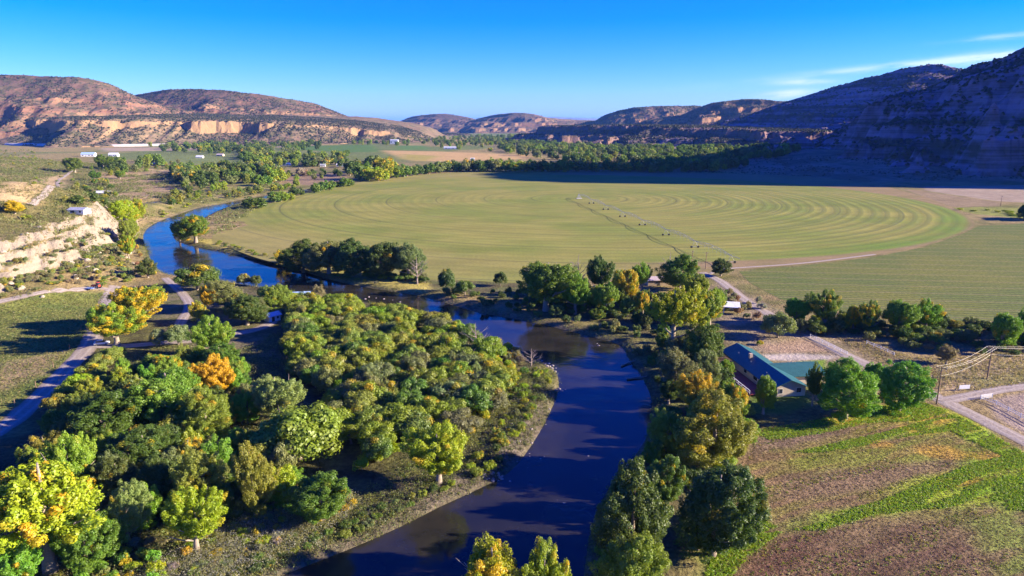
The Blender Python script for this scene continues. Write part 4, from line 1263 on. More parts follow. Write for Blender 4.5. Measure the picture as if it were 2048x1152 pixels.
for (x, y) in scatter_px([(430, 1175), (600, 1125), (720, 1080), (860, 1015), (930, 975), (900, 965), (780, 1010), (640, 1070), (480, 1130)], 44, 1.9, 41):
    plant('shrub', 'bank_shrub', x, y, rr.uniform(0.7, 1.7), rr.uniform(1.8, 3.6), rr.choice(['d', 'm', 'o', 'k']), 0.0, 'low dark shrub on the near inner bank just above the water', 'shrub', 'low shrubs on the near inner bank')
# roadside hedge on the left
for (px, yt, yb, w) in [(115, 782, 828, 62), (140, 762, 806, 60), (160, 742, 785, 58), (182, 724, 762, 58), (205, 702, 745, 55), (222, 690, 728, 48), (235, 690, 715, 36)]:
    plant_px('oak', 'roadside_bush', px, yt, yb, w, rr.choice(['o', 'y', 'o']), .04, 'olive-yellow bush in the hedge along the left dirt road', 'bush', 'hedge along the left dirt road')
# shaded brush along the far bank
for (x, y) in scatter_px([(860, 575), (960, 588), (1060, 585), (1180, 615), (1280, 640), (1330, 690), (1340, 780), (1350, 870), (1320, 900), (1300, 800), (1270, 720), (1230, 682), (1100, 645), (960, 614), (860, 588)], 70, 3.0, 35):
    plant('shrub', 'bank_shrub', x, y, rr.uniform(1.8, 3.8), rr.uniform(3.0, 5.2), rr.choice(['d', 'm', 'd', 'k']), 0.0,
          'dark shrub in the brush on the shaded outer river bank', 'shrub', 'brush on the outer river bank')
for (x, y) in scatter_px([(1190, 1010), (1240, 950), (1300, 900), (1340, 880), (1330, 980), (1240, 1090), (1180, 1180), (1150, 1150)], 18, 3.0, 36):
    plant('shrub', 'bank_shrub', x, y, rr.uniform(2, 3.6), rr.uniform(3.0, 4.6), rr.choice(['d', 'm', 'e']), 0.02, 'green shrub at the feet of the tall dark trees by the water', 'shrub', 'shrubs under the tall dark trees')
for (x, y) in scatter_px([(430, 492), (560, 528), (700, 568), (840, 588), (840, 580), (700, 560), (560, 520), (440, 484)], 26, 2.6, 37):
    plant('shrub', 'bank_shrub', x, y, rr.uniform(1.0, 2.2), rr.uniform(2.6, 4.5), rr.choice(['d', 'm', 'o', 'b']), 0.0, 'low shrub on the grassy lip between river and round field', 'shrub', 'shrubs on the round-field bank')
for (x, y) in scatter_px([(1330, 640), (1420, 640), (1440, 720), (1480, 790), (1500, 850), (1480, 940), (1500, 1040), (1440, 1100), (1300, 1160), (1220, 1180), (1240, 1060), (1300, 960), (1330, 860), (1310, 760)], 44, 4.2, 38):
    plant(rr.choice(['oak', 'dense', 'olive']), 'grove_tree', x, y, rr.uniform(4.5, 8.5), rr.uniform(5.5, 8.5), rr.choice(['m', 'd', 'k', 'o', 'e']), rr.choice([0, 0, .02, .08]), 'understorey tree in the grove between the outer river bank and the mown field', 'tree', 'understorey trees of the outer bank')
for (x, y) in scatter_px([(1060, 585), (1200, 600), (1320, 620), (1330, 670), (1230, 668), (1100, 632)], 16, 4.5, 39):
    plant(rr.choice(['oak', 'dense']), 'grove_tree', x, y, rr.uniform(4, 7), rr.uniform(5.5, 8.5), rr.choice(['m', 'd', 'd', 'k']), 0.0, 'dark understorey tree below the far-bank cottonwoods', 'tree', 'understorey of the far bank')
for (x, y) in scatter_px([(585, 538), (700, 555), (850, 568), (850, 556), (720, 545), (590, 528)], 16, 2.4, 48):
    plant('oak', 'grove_tree', x, y, rr.uniform(3.0, 5.0), rr.uniform(4.5, 7), rr.choice(['k', 'd', 'm']), 0.0, 'low bushy tree under the riverside row of dark cottonwoods', 'tree', 'understorey of the riverside row')
for (x, y) in scatter_px([(1560, 655), (1700, 640), (1880, 645), (1960, 650), (2080, 680), (2080, 705), (1940, 690), (1820, 688), (1700, 668), (1600, 672)], 46, 3.4, 49):
    plant(rr.choice(['oak', 'oak', 'dense']), 'hedge_tree', x, y, rr.uniform(3.2, 6.2), rr.uniform(5.0, 8.5), rr.choice(['m', 'd', 'k', 'd', 'o']), rr.choice([0, 0, 0, .1]), 'low bushy tree filling the belt between the lane and the row crop', 'tree', 'low trees of the belt behind the lane')
for (x, y) in scatter_px([(1040, 590), (1180, 585), (1300, 600), (1400, 590), (1440, 620), (1380, 650), (1260, 640), (1100, 620)], 26, 4.2, 50):
    plant('cottonwood', 'grove_tree', x, y, rr.uniform(6, 10), rr.uniform(6, 9), rr.choice(['m', 'd', 'g', 'k']), rr.choice([0, 0, .08]), 'smaller green tree inside the far-bank grove below the field corner', 'tree', 'smaller trees of the far-bank grove')
# brush behind the lane
for (x, y) in scatter_px([(1560, 660), (1640, 640), (1760, 665), (1900, 655), (1960, 665), (2100, 700), (2100, 720), (1940, 712), (1830, 705), (1700, 672), (1640, 668)], 52, 3.2, 45):
    plant('shrub', 'hedge_shrub', x, y, rr.uniform(1.8, 3.6), rr.uniform(3.4, 6.0), rr.choice(['d', 'k', 'd', 'b']), 0.0, 'dusky shrub in the brush belt between lane and row crop', 'shrub', 'brush belt behind the lane')
for (x, y) in scatter_px([(1450, 590), (1500, 590), (1540, 630), (1500, 650), (1440, 640)], 14, 3.0, 46):
    plant('shrub', 'hedge_shrub', x, y, rr.uniform(2.2, 3.8), rr.uniform(3.4, 5.5), rr.choice(['r', 'w', 'b', 'r']), 0.0, 'russet twiggy bush beside the white carport', 'shrub', 'russet bushes by the carport')
for (x, y) in scatter_px([(1910, 418), (2060, 424), (2060, 434), (1940, 430)], 12, 4, 47):
    plant('shrub', 'hedge_shrub', x, y, rr.uniform(1.2, 2.2), rr.uniform(5, 8), rr.choice(['y', 'e']), 0.0, 'yellow-green hedge bush at the corner of the bare field', 'shrub', 'hedge by the bare field')

# tree belt round the far side of the circle, each tree its own
for (px, yt, yb, w, c, tn) in [(738, 328, 362, 26, 'y', .1), (757, 332, 363, 22, 'y', .05), (720, 318, 360, 28, 'm', 0), (775, 318, 358, 26, 'e', .1), (795, 322, 356, 24, 'm', 0), (815, 326, 353, 22, 'm', 0),
                               (835, 325, 350, 22, 'd', 0), (858, 322, 348, 22, 'm', 0), (878, 318, 346, 24, 'k', 0), (700, 312, 352, 26, 'd', 0), (740, 305, 345, 28, 'd', 0), (765, 308, 345, 28, 'e', .2),
                               (630, 362, 386, 18, 'm', 0), (648, 357, 382, 20, 'm', 0), (590, 370, 392, 20, 'd', 0), (550, 378, 405, 24, 'm', 0), (570, 380, 402, 20, 'e', 0), (500, 390, 418, 34, 'd', 0),
                               (665, 358, 376, 18, 'd', 0), (688, 352, 374, 22, 'm', 0), (520, 345, 372, 24, 'm', 0), (545, 330, 366, 30, 'e', .05), (600, 332, 352, 18, 'w', 0)]:
    for k_ in range(2):
      plant_px('far', 'belt_tree', px + k_ * w * .55, yt + k_ * 4, yb - k_ * 2, w * 1.2, c, tn, 'small tree in the belt on the far left rim of the round field', 'tree', 'trees on the far left rim of the round field')
x = 890
while x < 1300:
    w = rr.uniform(17, 26)
    yb = 343.5 + rr.uniform(-2, 0.5)
    plant_px('far', 'belt_tree', x, yb - rr.uniform(17, 31), yb, w * 1.15, rr.choice(['m', 'd', 'd', 'k', 'e', 'o']), rr.choice([0, 0, .05, .15]),
             'small tree in the long belt closing the round field behind', 'tree', 'long tree belt behind the round field')
    x += w * 0.40
for (poly, n, dmin, cols, grp, lab) in [
    ([(480, 300), (560, 312), (690, 318), (690, 336), (560, 334), (470, 322)], 62, 12, ['m', 'd', 'e', 'k'], 'farmstead grove left of the far fields', 'tree in the farmstead grove left of the far tan field'),
    ([(310, 296), (480, 298), (480, 312), (420, 308), (310, 306)], 22, 22, ['d', 'm', 'e'], 'trees behind the far green paddock', 'dark tree behind the far green paddock'),
    ([(350, 345), (470, 338), (560, 345), (560, 358), (440, 362), (350, 372)], 52, 8, ['m', 'k', 'd', 'o'], 'row of trees on the pink flat', 'grey-green tree in the row along the pink flat'),
    ([(880, 288), (1010, 283), (1110, 288), (1180, 300), (1290, 318), (1290, 332), (1120, 322), (1000, 306), (880, 300)], 60, 24, ['m', 'd', 'k', 'e', 'o'], 'valley wood beyond the belt', 'tree in the valley wood beyond the long belt'),
]:
    for (x, y) in scatter_px(poly, n, dmin, len(lab)):
        plant('far', 'valley_tree', x, y, rr.uniform(11, 20), rr.uniform(13, 20), rr.choice(cols), rr.choice([0, 0, 0, .06, .2]), lab, 'tree', grp)

for (poly, n, dmin, lab, grp) in [
    ([(150, 338), (300, 322), (420, 330), (420, 345), (300, 352), (180, 362)], 26, 14, 'small tree scattered on the flats below the blue-roofed barn', 'trees on the flats below the barns'),
    ([(300, 398), (370, 380), (430, 372), (470, 378), (400, 400), (340, 412)], 24, 8, 'small tree on the brushy shore right of the small pond', 'trees right of the small pond'),
    ([(440, 395), (520, 380), (600, 368), (600, 374), (540, 388), (470, 402)], 18, 7, 'small tree on the meadow edge of the upper river', 'trees on the upper river meadow'),
    ([(560, 345), (700, 340), (700, 352), (620, 362), (560, 360)], 22, 10, 'small tree on the dry flat left of the round field', 'trees on the dry flat left of the round field'),
    ([(150, 372), (230, 362), (240, 400), (200, 425), (150, 420)], 24, 6, 'small tree in the brush round the white-roofed cottage', 'trees round the white-roofed cottage')]:
    for (x, y) in scatter_px(poly, n, dmin, len(lab) + n):
        plant('far', 'valley_tree', x, y, rr.uniform(5, 10), rr.uniform(6, 11), rr.choice(['m', 'k', 'e', 'd', 'o']), rr.choice([0, 0, 0, .05]), lab, 'tree', grp)
# shrubs one can count on the left benches and slopes
hs_pts = scatter_px([(-40, 300), (60, 300), (130, 335), (150, 370), (230, 395), (240, 425), (150, 470), (0, 500), (-40, 480)], 210, 4.2, 55)
for (x, y) in hs_pts:
    plant('farbush', 'hillside_bush', x, y, rr.uniform(2.0, 4.6), rr.uniform(3.5, 7.5), rr.choice(['k', 'm', 'o', 'k', 'd']), rr.choice([0, 0, 0, .05]), 'grey-green bush on the upper left hillside', 'bush', 'bushes on the upper left hillside')
for (x, y) in scatter_px([(-30, 520), (110, 490), (215, 470), (250, 520), (300, 550), (260, 566), (160, 572), (0, 600), (-40, 600)], 150, 2.3, 56):
    plant('shrub', 'slope_shrub', x, y, rr.uniform(1.2, 3.2), rr.uniform(3.0, 5.8), rr.choice(['k', 'k', 'b', 'o', 'b', 'p']), rr.choice([0, 0, 0, .1]), 'dusty shrub on the slope below the pale cliff', 'shrub', 'shrubs below the pale cliff')
for (x, y) in scatter_px([(245, 470), (285, 470), (310, 550), (240, 560), (235, 520)], 18, 2.6, 57):
    plant('shrub', 'shore_shrub', x, y, rr.uniform(1.8, 3.5), rr.uniform(3, 5), rr.choice(['o', 'y', 'b', 'r']), rr.choice([0, .1, .3]), 'ochre shrub on the shore left of the blue pool', 'shrub', 'ochre shrubs by the blue pool')
for (x, y) in scatter_px([(340, 405), (470, 380), (530, 375), (500, 395), (430, 405), (360, 428), (310, 440), (300, 425)], 26, 5, 58):
    plant('farbush', 'shore_shrub', x, y, rr.uniform(1.5, 3.2), rr.uniform(4, 8), rr.choice(['o', 'e', 'm', 'y']), 0.05, 'green shrub on the meadow above the upper river', 'shrub', 'shrubs above the upper river')


# ------------------------------------------------------------------ plant cover nobody could count
def cover(name, P, Z, size, n_leaf, cols, seed, leaf=0.2, tall=1.0):
    r = np.random.default_rng(seed)
    k = len(P)
    c = np.stack([P[:, 0], P[:, 1], Z + size * 0.35 * tall], 1)
    V, F, lf, cv = leaf_cloud(c, size, n_leaf, leaf, r, tall, 0.5, aspect=0.35)
    cc = np.array(cols)[r.integers(0, len(cols), k)] * r.uniform(0.75, 1.25, (k, 1))
    T = np.repeat(np.repeat(cc, n_leaf, 0), 4, 0)
    me = mesh_np(name, V, F, [M_TUFT], False, {'leaf_var': ('FLOAT', lf), 'tint': ('FLOAT_COLOR', np.hstack([T, np.ones((len(T), 1))]))})
    return tag(link(name, me), kind='stuff')


def fill(poly, n, seed, keep=None, wet=1.2):
    P = np.array([GT(*q) for q in poly])
    r = np.random.default_rng(seed)
    lo, hi = P.min(0), P.max(0)
    Q = r.uniform(lo, hi, (n * 3, 2))
    Q = Q[inside(Q[:, 0], Q[:, 1], P)]
    Q = Q[sdf(Q[:, 0], Q[:, 1], RIV) > wet]
    if keep is not None:
        Q = Q[keep(Q[:, 0], Q[:, 1], r)]
    return Q[:n]


r0_ = np.random.default_rng(77)
Q = fill([(-40, 1000), (250, 860), (560, 900), (690, 1000), (760, 960), (1000, 770), (1045, 740), (1100, 745), (1090, 800), (1000, 900), (900, 960), (760, 1060), (600, 1130), (420, 1200), (-40, 1260)], 8000, 1)
cover('undergrowth', Q, terrain(Q[:, 0], Q[:, 1]), r0_.uniform(0.4, 1.25, len(Q)), 20, [(0.17, 0.20, 0.036), (0.21, 0.21, 0.07), (0.09, 0.12, 0.028), (0.20, 0.18, 0.11), (0.28, 0.27, 0.03), (0.13, 0.19, 0.026)], 2, 0.16)
Q = fill([(240, 720), (330, 690), (480, 700), (560, 660), (600, 740), (560, 850), (520, 900), (380, 900), (250, 860), (180, 820)], 4200, 71)
cover('undergrowth', Q, terrain(Q[:, 0], Q[:, 1]), r0_.uniform(0.35, 1.1, len(Q)), 16, [(0.16, 0.19, 0.04), (0.22, 0.21, 0.06), (0.11, 0.15, 0.03), (0.26, 0.23, 0.09)], 72, 0.18)
Q = fill([(260, 1170), (420, 1060), (560, 1010), (690, 985), (720, 1010), (640, 1090), (480, 1160), (330, 1220)], 2600, 3)
cover('sagebrush', Q, terrain(Q[:, 0], Q[:, 1]), r0_.uniform(0.5, 1.3, len(Q)), 26, [(0.36, 0.34, 0.27), (0.30, 0.29, 0.21), (0.33, 0.29, 0.09), (0.24, 0.24, 0.09)], 4, 0.13, 1.2)
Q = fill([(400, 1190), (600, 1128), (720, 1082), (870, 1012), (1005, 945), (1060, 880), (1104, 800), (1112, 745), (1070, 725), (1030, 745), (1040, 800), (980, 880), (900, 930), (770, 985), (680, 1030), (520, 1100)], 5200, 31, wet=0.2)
cover('bank_grass', Q, terrain(Q[:, 0], Q[:, 1]), r0_.uniform(0.25, 0.8, len(Q)), 14, [(0.09, 0.115, 0.024), (0.065, 0.07, 0.026), (0.12, 0.115, 0.035), (0.18, 0.20, 0.028), (0.06, 0.08, 0.02)], 32, 0.17, 1.1)  # tufts coloured darker to carry the shade on this bank
rw = np.random.default_rng(301)
Q = np.stack([rw.uniform(-1000, -190, 42000), rw.uniform(330, 1150, 42000)], 1)
k_ = (Q[:, 0] > -0.80 * Q[:, 1]) & (Q[:, 0] < -0.27 * Q[:, 1] - 60)
Q = Q[k_]
hd_ = seg_dist(Q[:, 0], Q[:, 1], [GT(*q) for q in [(66, 406), (100, 376), (130, 352)]])
dens = fbm(Q[:, 0] / 38, Q[:, 1] / 38, 92, 3) + 0.22 * sst(-Q[:, 0] / Q[:, 1], 0.54, 0.66) - 0.06
bare = sdf(Q[:, 0], Q[:, 1], [GT(*q) for q in [(0, 372), (60, 362), (130, 350), (122, 372), (80, 400), (40, 405), (0, 400), (-120, 400)]])
Q = Q[(dens > 0.44) & (hd_ > 9) & ((bare > 0) | (rw.uniform(size=len(Q)) < .12)) & (sdf(Q[:, 0], Q[:, 1], RIV) > 6) & (sdf(Q[:, 0], Q[:, 1], POND) > 4)]
cover('hillside_scrub', Q, terrain(Q[:, 0], Q[:, 1]), rw.uniform(0.9, 2.8, len(Q)), 22, [(0.17, 0.19, 0.055), (0.13, 0.15, 0.045), (0.22, 0.21, 0.075), (0.15, 0.18, 0.04)], 34, 0.62, 1.0)
Q = np.stack([rw.uniform(-330, -190, 9000), rw.uniform(232, 440, 9000)], 1)
Q = Q[(Q[:, 0] > -0.82 * Q[:, 1]) & (fbm(Q[:, 0] / 12, Q[:, 1] / 12, 94, 3) > 0.50) & (sdf(Q[:, 0], Q[:, 1], RIV) > 8)]
cover('bench_scrub', Q, terrain(Q[:, 0], Q[:, 1]), rw.uniform(0.4, 1.3, len(Q)), 26, [(0.17, 0.18, 0.065), (0.13, 0.14, 0.05), (0.24, 0.21, 0.10), (0.20, 0.20, 0.05)], 37, 0.26, 1.0)
e0, e1 = RIV, np.roll(RIV, -1, 0)
el = np.linalg.norm(e1 - e0, axis=1)
wgt = np.where((el < 40) & (np.minimum(e0[:, 1], e1[:, 1]) > 70) & (e0[:, 1] < 520), el, 0)
kk = rw.choice(len(RIV), 9000, p=wgt / wgt.sum())
tt = rw.uniform(size=(9000, 1))
nrm_ = np.stack([(e1 - e0)[:, 1], -(e1 - e0)[:, 0]], 1) / (el[:, None] + 1e-9)
Q = e0[kk] * (1 - tt) + e1[kk] * tt + nrm_[kk] * rw.normal(0, 2.2, (9000, 1))
sq_ = sdf(Q[:, 0], Q[:, 1], RIV)
Q = Q[(sq_ > -0.3) & (sq_ < 5.5) & (fbm(Q[:, 0] / 5, Q[:, 1] / 5, 98, 3) > 0.42)]
cover('bank_reeds', Q, np.maximum(terrain(Q[:, 0], Q[:, 1]), WZ), rw.uniform(0.3, 0.95, len(Q)), 15, [(0.11, 0.15, 0.028), (0.15, 0.17, 0.04), (0.08, 0.11, 0.024), (0.20, 0.18, 0.06), (0.22, 0.24, 0.03)], 99, 0.17, 1.4)
# rough grass and stubble tufts of the lower right field
LFP = [(1430, 1100), (1480, 960), (1520, 850), (1700, 822), (1850, 805), (1960, 855), (2048, 905), (2200, 980), (2200, 1250), (1400, 1250)]
Q = fill(LFP, 30000, 5)
gz = fbm(Q[:, 0] / 14, Q[:, 1] / 14, 8, 4)
cover('field_stubble', Q, terrain(Q[:, 0], Q[:, 1]) - 0.02, r0_.uniform(0.07, 0.19, len(Q)), 5, [(0.20, 0.135, 0.07), (0.16, 0.105, 0.06), (0.12, 0.08, 0.05), (0.30, 0.23, 0.12), (0.17, 0.15, 0.04)], 6, 0.12, 0.9)
GRN = [[(1500, 862), (1600, 846), (1700, 826), (1830, 800), (1900, 822), (1840, 842), (1740, 846), (1640, 868), (1540, 880)],
       [(1590, 905), (1680, 884), (1760, 866), (1840, 845), (1910, 828), (1980, 866), (2048, 905), (2060, 940), (1980, 900), (1900, 862), (1820, 872), (1720, 893), (1640, 906)],
       [(1580, 1060), (1660, 1030), (1760, 1002), (1850, 965), (1950, 925), (2048, 905), (2200, 1000), (2200, 1080), (2048, 1022), (1960, 1015), (1850, 1018), (1740, 1032), (1640, 1062)],
       [(1400, 1180), (1440, 1060), (1500, 1030), (1570, 1060), (1500, 1110), (1440, 1180)]]
Qw = fill(LFP, 9000, 61)
wz = fbm((Qw[:, 0] * .906 + Qw[:, 1] * .423) / 20, (-Qw[:, 0] * .423 + Qw[:, 1] * .906) / 2.6, 62, 4)
Qw = Qw[wz > 0.545]
cover('field_weeds', Qw, terrain(Qw[:, 0], Qw[:, 1]) - 0.02, r0_.uniform(0.14, 0.32, len(Qw)), 7, [(0.21, 0.28, 0.020), (0.27, 0.27, 0.03), (0.16, 0.22, 0.02), (0.33, 0.26, 0.05)], 63, 0.17, 0.8)
Q = np.vstack([fill(p_, n_, 40 + i) for i, (p_, n_) in enumerate(zip(GRN, (4600, 6200, 13000, 2600)))])
ua_, va_ = Q[:, 0] * math.cos(R(25)) + Q[:, 1] * math.sin(R(25)), -Q[:, 0] * math.sin(R(25)) + Q[:, 1] * math.cos(R(25))
Q = Q[fbm(ua_ / 16, va_ / 2.4, 97, 4) > 0.40]
cover('field_grass', Q, terrain(Q[:, 0], Q[:, 1]), r0_.uniform(0.12, 0.30, len(Q)), 9, [(0.26, 0.42, 0.018), (0.34, 0.44, 0.022), (0.19, 0.33, 0.016), (0.36, 0.42, 0.03)], 7, 0.15, 0.8)
Q = np.vstack([fill([(1830, 715), (1920, 715), (2048, 705), (2200, 705), (2200, 765), (2048, 768), (1950, 782), (1905, 780), (1860, 750)], 3500, 50),
               fill([(1640, 655), (1720, 668), (1830, 720), (1900, 760), (1880, 785), (1800, 745), (1700, 695)], 1500, 51)])
cover('dry_grass', Q, terrain(Q[:, 0], Q[:, 1]), r0_.uniform(0.2, 0.5, len(Q)), 8, [(0.42, 0.32, 0.19), (0.36, 0.27, 0.15), (0.30, 0.25, 0.10), (0.24, 0.22, 0.07)], 8, 0.2, 1.0)
Q = fill([(0, 612), (120, 586), (214, 587), (200, 632), (168, 680), (110, 742), (50, 795), (-80, 860), (-80, 640)], 6000, 52)
cover('field_weeds', Q, terrain(Q[:, 0], Q[:, 1]), r0_.uniform(0.18, 0.5, len(Q)), 7, [(0.20, 0.20, 0.055), (0.14, 0.17, 0.04), (0.26, 0.22, 0.09), (0.11, 0.13, 0.035)], 9, 0.22, 0.8)
Q = np.vstack([fill([(-60, 300), (60, 300), (150, 350), (300, 340), (520, 345), (520, 390), (340, 440), (240, 425), (150, 480), (250, 470), (300, 550), (160, 572), (0, 600), (-60, 600)], 9500, 53)])
Q = Q[fbm(Q[:, 0] / 30, Q[:, 1] / 30, 91, 3) > 0.44]
cover('scrub', Q, terrain(Q[:, 0], Q[:, 1]), r0_.uniform(0.45, 1.25, len(Q)), 12, [(0.17, 0.16, 0.08), (0.24, 0.20, 0.11), (0.12, 0.13, 0.055), (0.20, 0.19, 0.06)], 10, 0.28, 0.9)


def hill_scrub():
    r = np.random.default_rng(88)
    pts, szs = [], []
    for (fn, (x0, y0, x1, y1), o) in HILLS:
        if y0 > 5200:
            n, s0 = 6000, 7.0
        else:
            n, s0 = 80000, (4.4 if y0 < 3300 else 5.8)
        cx_, cy_ = (x0 + x1) / 2, (y0 + y1) / 2
        x, y = r.uniform(x0, x1, n), r.uniform(y0, y1, n)
        k = np.abs(x) < 0.85 * y
        x, y = x[k], y[k]
        z = fn(x, y)
        e = 6.0
        sl = np.hypot(fn(x + e, y) - z, fn(x, y + e) - z) / e
        gx, gy = (fn(x + e, y) - z) / e, (fn(x, y + e) - z) / e
        facing = (x * gx + y * gy) - (z - CAMH) > -40
        k = (z > 2) & facing & (sl < 1.7) & (r.uniform(size=len(x)) < 0.15 + 1.25 * sst(fbm(x / 70, y / 70, 95, 3), 0.32, 0.62))
        pts.append(np.stack([x[k], y[k], z[k]], 1)); szs.append(s0 * r.uniform(0.6, 1.45, k.sum()))
    # foot of the ridge in shade, and rising ground
    x, y = r.uniform(180, 950, 9000), r.uniform(860, 1700, 9000)
    k = (fbm(x / 60, y / 60, 96, 3) > 0.45) & (sdf(x, y, FIELD) > 8)
    x, y = x[k], y[k]
    pts.append(np.stack([x, y, terrain(x, y)], 1)); szs.append(2.2 * r.uniform(0.4, 1.5, len(x)))
    P, s = np.vstack(pts), np.concatenate(szs)
    n = len(P)
    base = np.array([(1, 0, 0), (0.31, 0.95, 0), (-0.81, 0.59, 0), (-0.81, -0.59, 0), (0.31, -0.95, 0), (0.15, 0.1, 0.95), (0.85, 0.2, 0.55), (-0.5, 0.6, 0.6), (-0.3, -0.7, 0.55)])
    tri = np.array([(0, 6, 4), (0, 1, 6), (1, 7, 6), (1, 2, 7), (2, 3, 7), (3, 8, 7), (3, 4, 8), (4, 6, 8), (6, 7, 5), (7, 8, 5), (8, 6, 5)])
    a = r.uniform(0, 6.28, n)
    ca, sa = np.cos(a)[:, None], np.sin(a)[:, None]
    B = base[None] * r.uniform(0.7, 1.3, (n, 9, 1))
    V = np.stack([B[..., 0] * ca - B[..., 1] * sa, B[..., 0] * sa + B[..., 1] * ca, B[..., 2] * r.uniform(.8, 1.3, (n, 1)) - 0.15], -1) * s[:, None, None] * 0.62 + P[:, None]
    F = (tri[None] + np.arange(n)[:, None, None] * 9).reshape(-1, 3)
    cols = np.array([(0.045, 0.052, 0.026), (0.065, 0.066, 0.034), (0.038, 0.044, 0.024), (0.085, 0.076, 0.042)])[r.integers(0, 4, n)] * r.uniform(.8, 1.2, (n, 1))
    T = np.repeat(cols, 9, 0)
    me = mesh_np('juniper_scrub', V.reshape(-1, 3), F, [M_TUFT], True, {'leaf_var': ('FLOAT', np.repeat(r.uniform(.3, .7, n), 9)), 'tint': ('FLOAT_COLOR', np.hstack([T, np.ones((len(T), 1))]))})
    tag(link('juniper_scrub', me), kind='stuff')


hill_scrub()


def far_wood():
    """the rest of the valley's trees, far off, reading as one mass"""
    r = np.random.default_rng(99)
    C_, S_ = [], []
    for poly, n in (([(700, 283), (870, 277), (1010, 272), (1100, 274), (1120, 284), (1000, 290), (860, 292), (780, 292), (700, 290)], 380),
                    ([(1010, 284), (1110, 284), (1200, 296), (1290, 312), (1300, 336), (1200, 332), (1080, 318), (1000, 304)], 380),
                    ([(300, 290), (640, 286), (640, 300), (420, 308), (300, 300)], 220), ([(480, 300), (700, 310), (700, 336), (480, 332)], 110),
                    ([(1290, 318), (1440, 318), (1500, 330), (1440, 344), (1300, 346)], 200), ([(1120, 296), (1300, 297), (1480, 298), (1620, 302), (1560, 318), (1300, 316)], 420), ([(160, 335), (300, 320), (350, 335), (240, 350)], 20),  # widest strip is added trees, darkening sunlit ground that belongs in shade
                    ([(380, 385), (480, 372), (560, 345), (470, 340), (350, 350), (340, 372)], 60)):
        P = fill(poly, n, len(C_) + 7)
        C_.append(P)
    P = np.vstack(C_)
    Z = terrain(P[:, 0], P[:, 1])
    h = r.uniform(10, 21, len(P))
    V, F, lf, tint = [], [], [], []
    protos = [crown_mesh('far', 400 + v) for v in range(4)]
    pal = [LC[c] for c in ('m', 'd', 'k', 'e', 'm', 'o', 'd')]
    off = 0
    for i in range(len(P)):
        pv, pf, pl, pc = protos[i % 4]
        w = r.uniform(0.85, 1.5) * h[i] / 12
        a = r.uniform(0, 6.28)
        q = np.stack([(pv[:, 0] * math.cos(a) - pv[:, 1] * math.sin(a)) * w + P[i, 0], (pv[:, 0] * math.sin(a) + pv[:, 1] * math.cos(a)) * w + P[i, 1], pv[:, 2] * h[i] / 12 + Z[i]], 1)
        V.append(q); F.append(pf + off); lf.append(pl); off += len(q)
        tint.append(np.tile(np.array([*(np.array(pal[r.integers(0, len(pal))]) * r.uniform(.8, 1.2)), 1]), (len(q), 1)))
    me = mesh_np('woodland', np.vstack(V), np.vstack(F), [M_TUFT], False, {'leaf_var': ('FLOAT', np.concatenate(lf)), 'tint': ('FLOAT_COLOR', np.vstack(tint))})
    tag(link('woodland', me), kind='stuff')


far_wood()


# ------------------------------------------------------------------ buildings
M_WHITE = simple('white_paint', (0.70, 0.69, 0.66), 0.6, 0.10, 1.5)
M_CREAM = simple('cream_siding', (0.52, 0.43, 0.32), 0.8, 0.12, 1.0)
M_TANWALL = simple('tan_siding', (0.42, 0.32, 0.22), 0.85, 0.15, 1.0)
M_GLASS = simple('window_glass', (0.03, 0.035, 0.045), 0.08, 0.2, 1.0, spec=0.6, bump=0.0)
M_WOOD = simple('weathered_wood', (0.20, 0.13, 0.085), 0.9, 0.3, 6.0, bump=0.4)
M_REDWOOD = simple('red_deck_boards', (0.26, 0.055, 0.04), 0.8, 0.2, 4.0, bump=0.3)
M_GALV = simple('galvanised_steel', (0.32, 0.325, 0.33), 0.6, 0.12, 2.0, metal=0.2)
M_RUBBER = simple('rubber', (0.03, 0.03, 0.03), 0.85, 0.2, 4.0)
M_DARK = simple('dark_interior', (0.05, 0.045, 0.04), 0.9, 0.2, 2.0)
M_CAB = simple('ceramic', (0.45, 0.42, 0.40), 0.3, 0.1, 3.0)


def roof_mat(name, col, rib=0.6, rough=0.45):
    """standing-seam sheet metal"""
    m, g = mat(name)
    p = g.objpos()
    sp = g.n('ShaderNodeSeparateXYZ', None, Vector=p)
    seam = g.ss(g.math('ABSOLUTE', g.math('SUBTRACT', g.math('FRACT', g.math('DIVIDE', sp.outputs[0], rib)), 0.5)), 0.42, 0.49)
    n = g.noise(p, 0.8, 5.0, 0.6)
    c = g.mix(g.ss(n, 0.3, 0.7), tuple(0.85 * a for a in col), tuple(1.1 * a for a in col))
    c = g.mix(g.math('MULTIPLY', seam, 0.35), c, tuple(0.55 * a for a in col))
    out(g, principled(g, c, rough, 0.4, g.bump(seam, 0.5, 0.05)))
    return m


M_TEAL = roof_mat('teal_roof_metal', (0.024, 0.100, 0.092))
M_BLUEROOF = roof_mat('pale_blue_roof_metal', (0.33, 0.48, 0.70))
M_WHITEROOF = roof_mat('white_roof_metal', (0.68, 0.68, 0.68))
M_TANROOF = roof_mat('tan_roof_metal', (0.50, 0.40, 0.36))
M_GREYROOF = roof_mat('grey_roof_metal', (0.36, 0.37, 0.40))


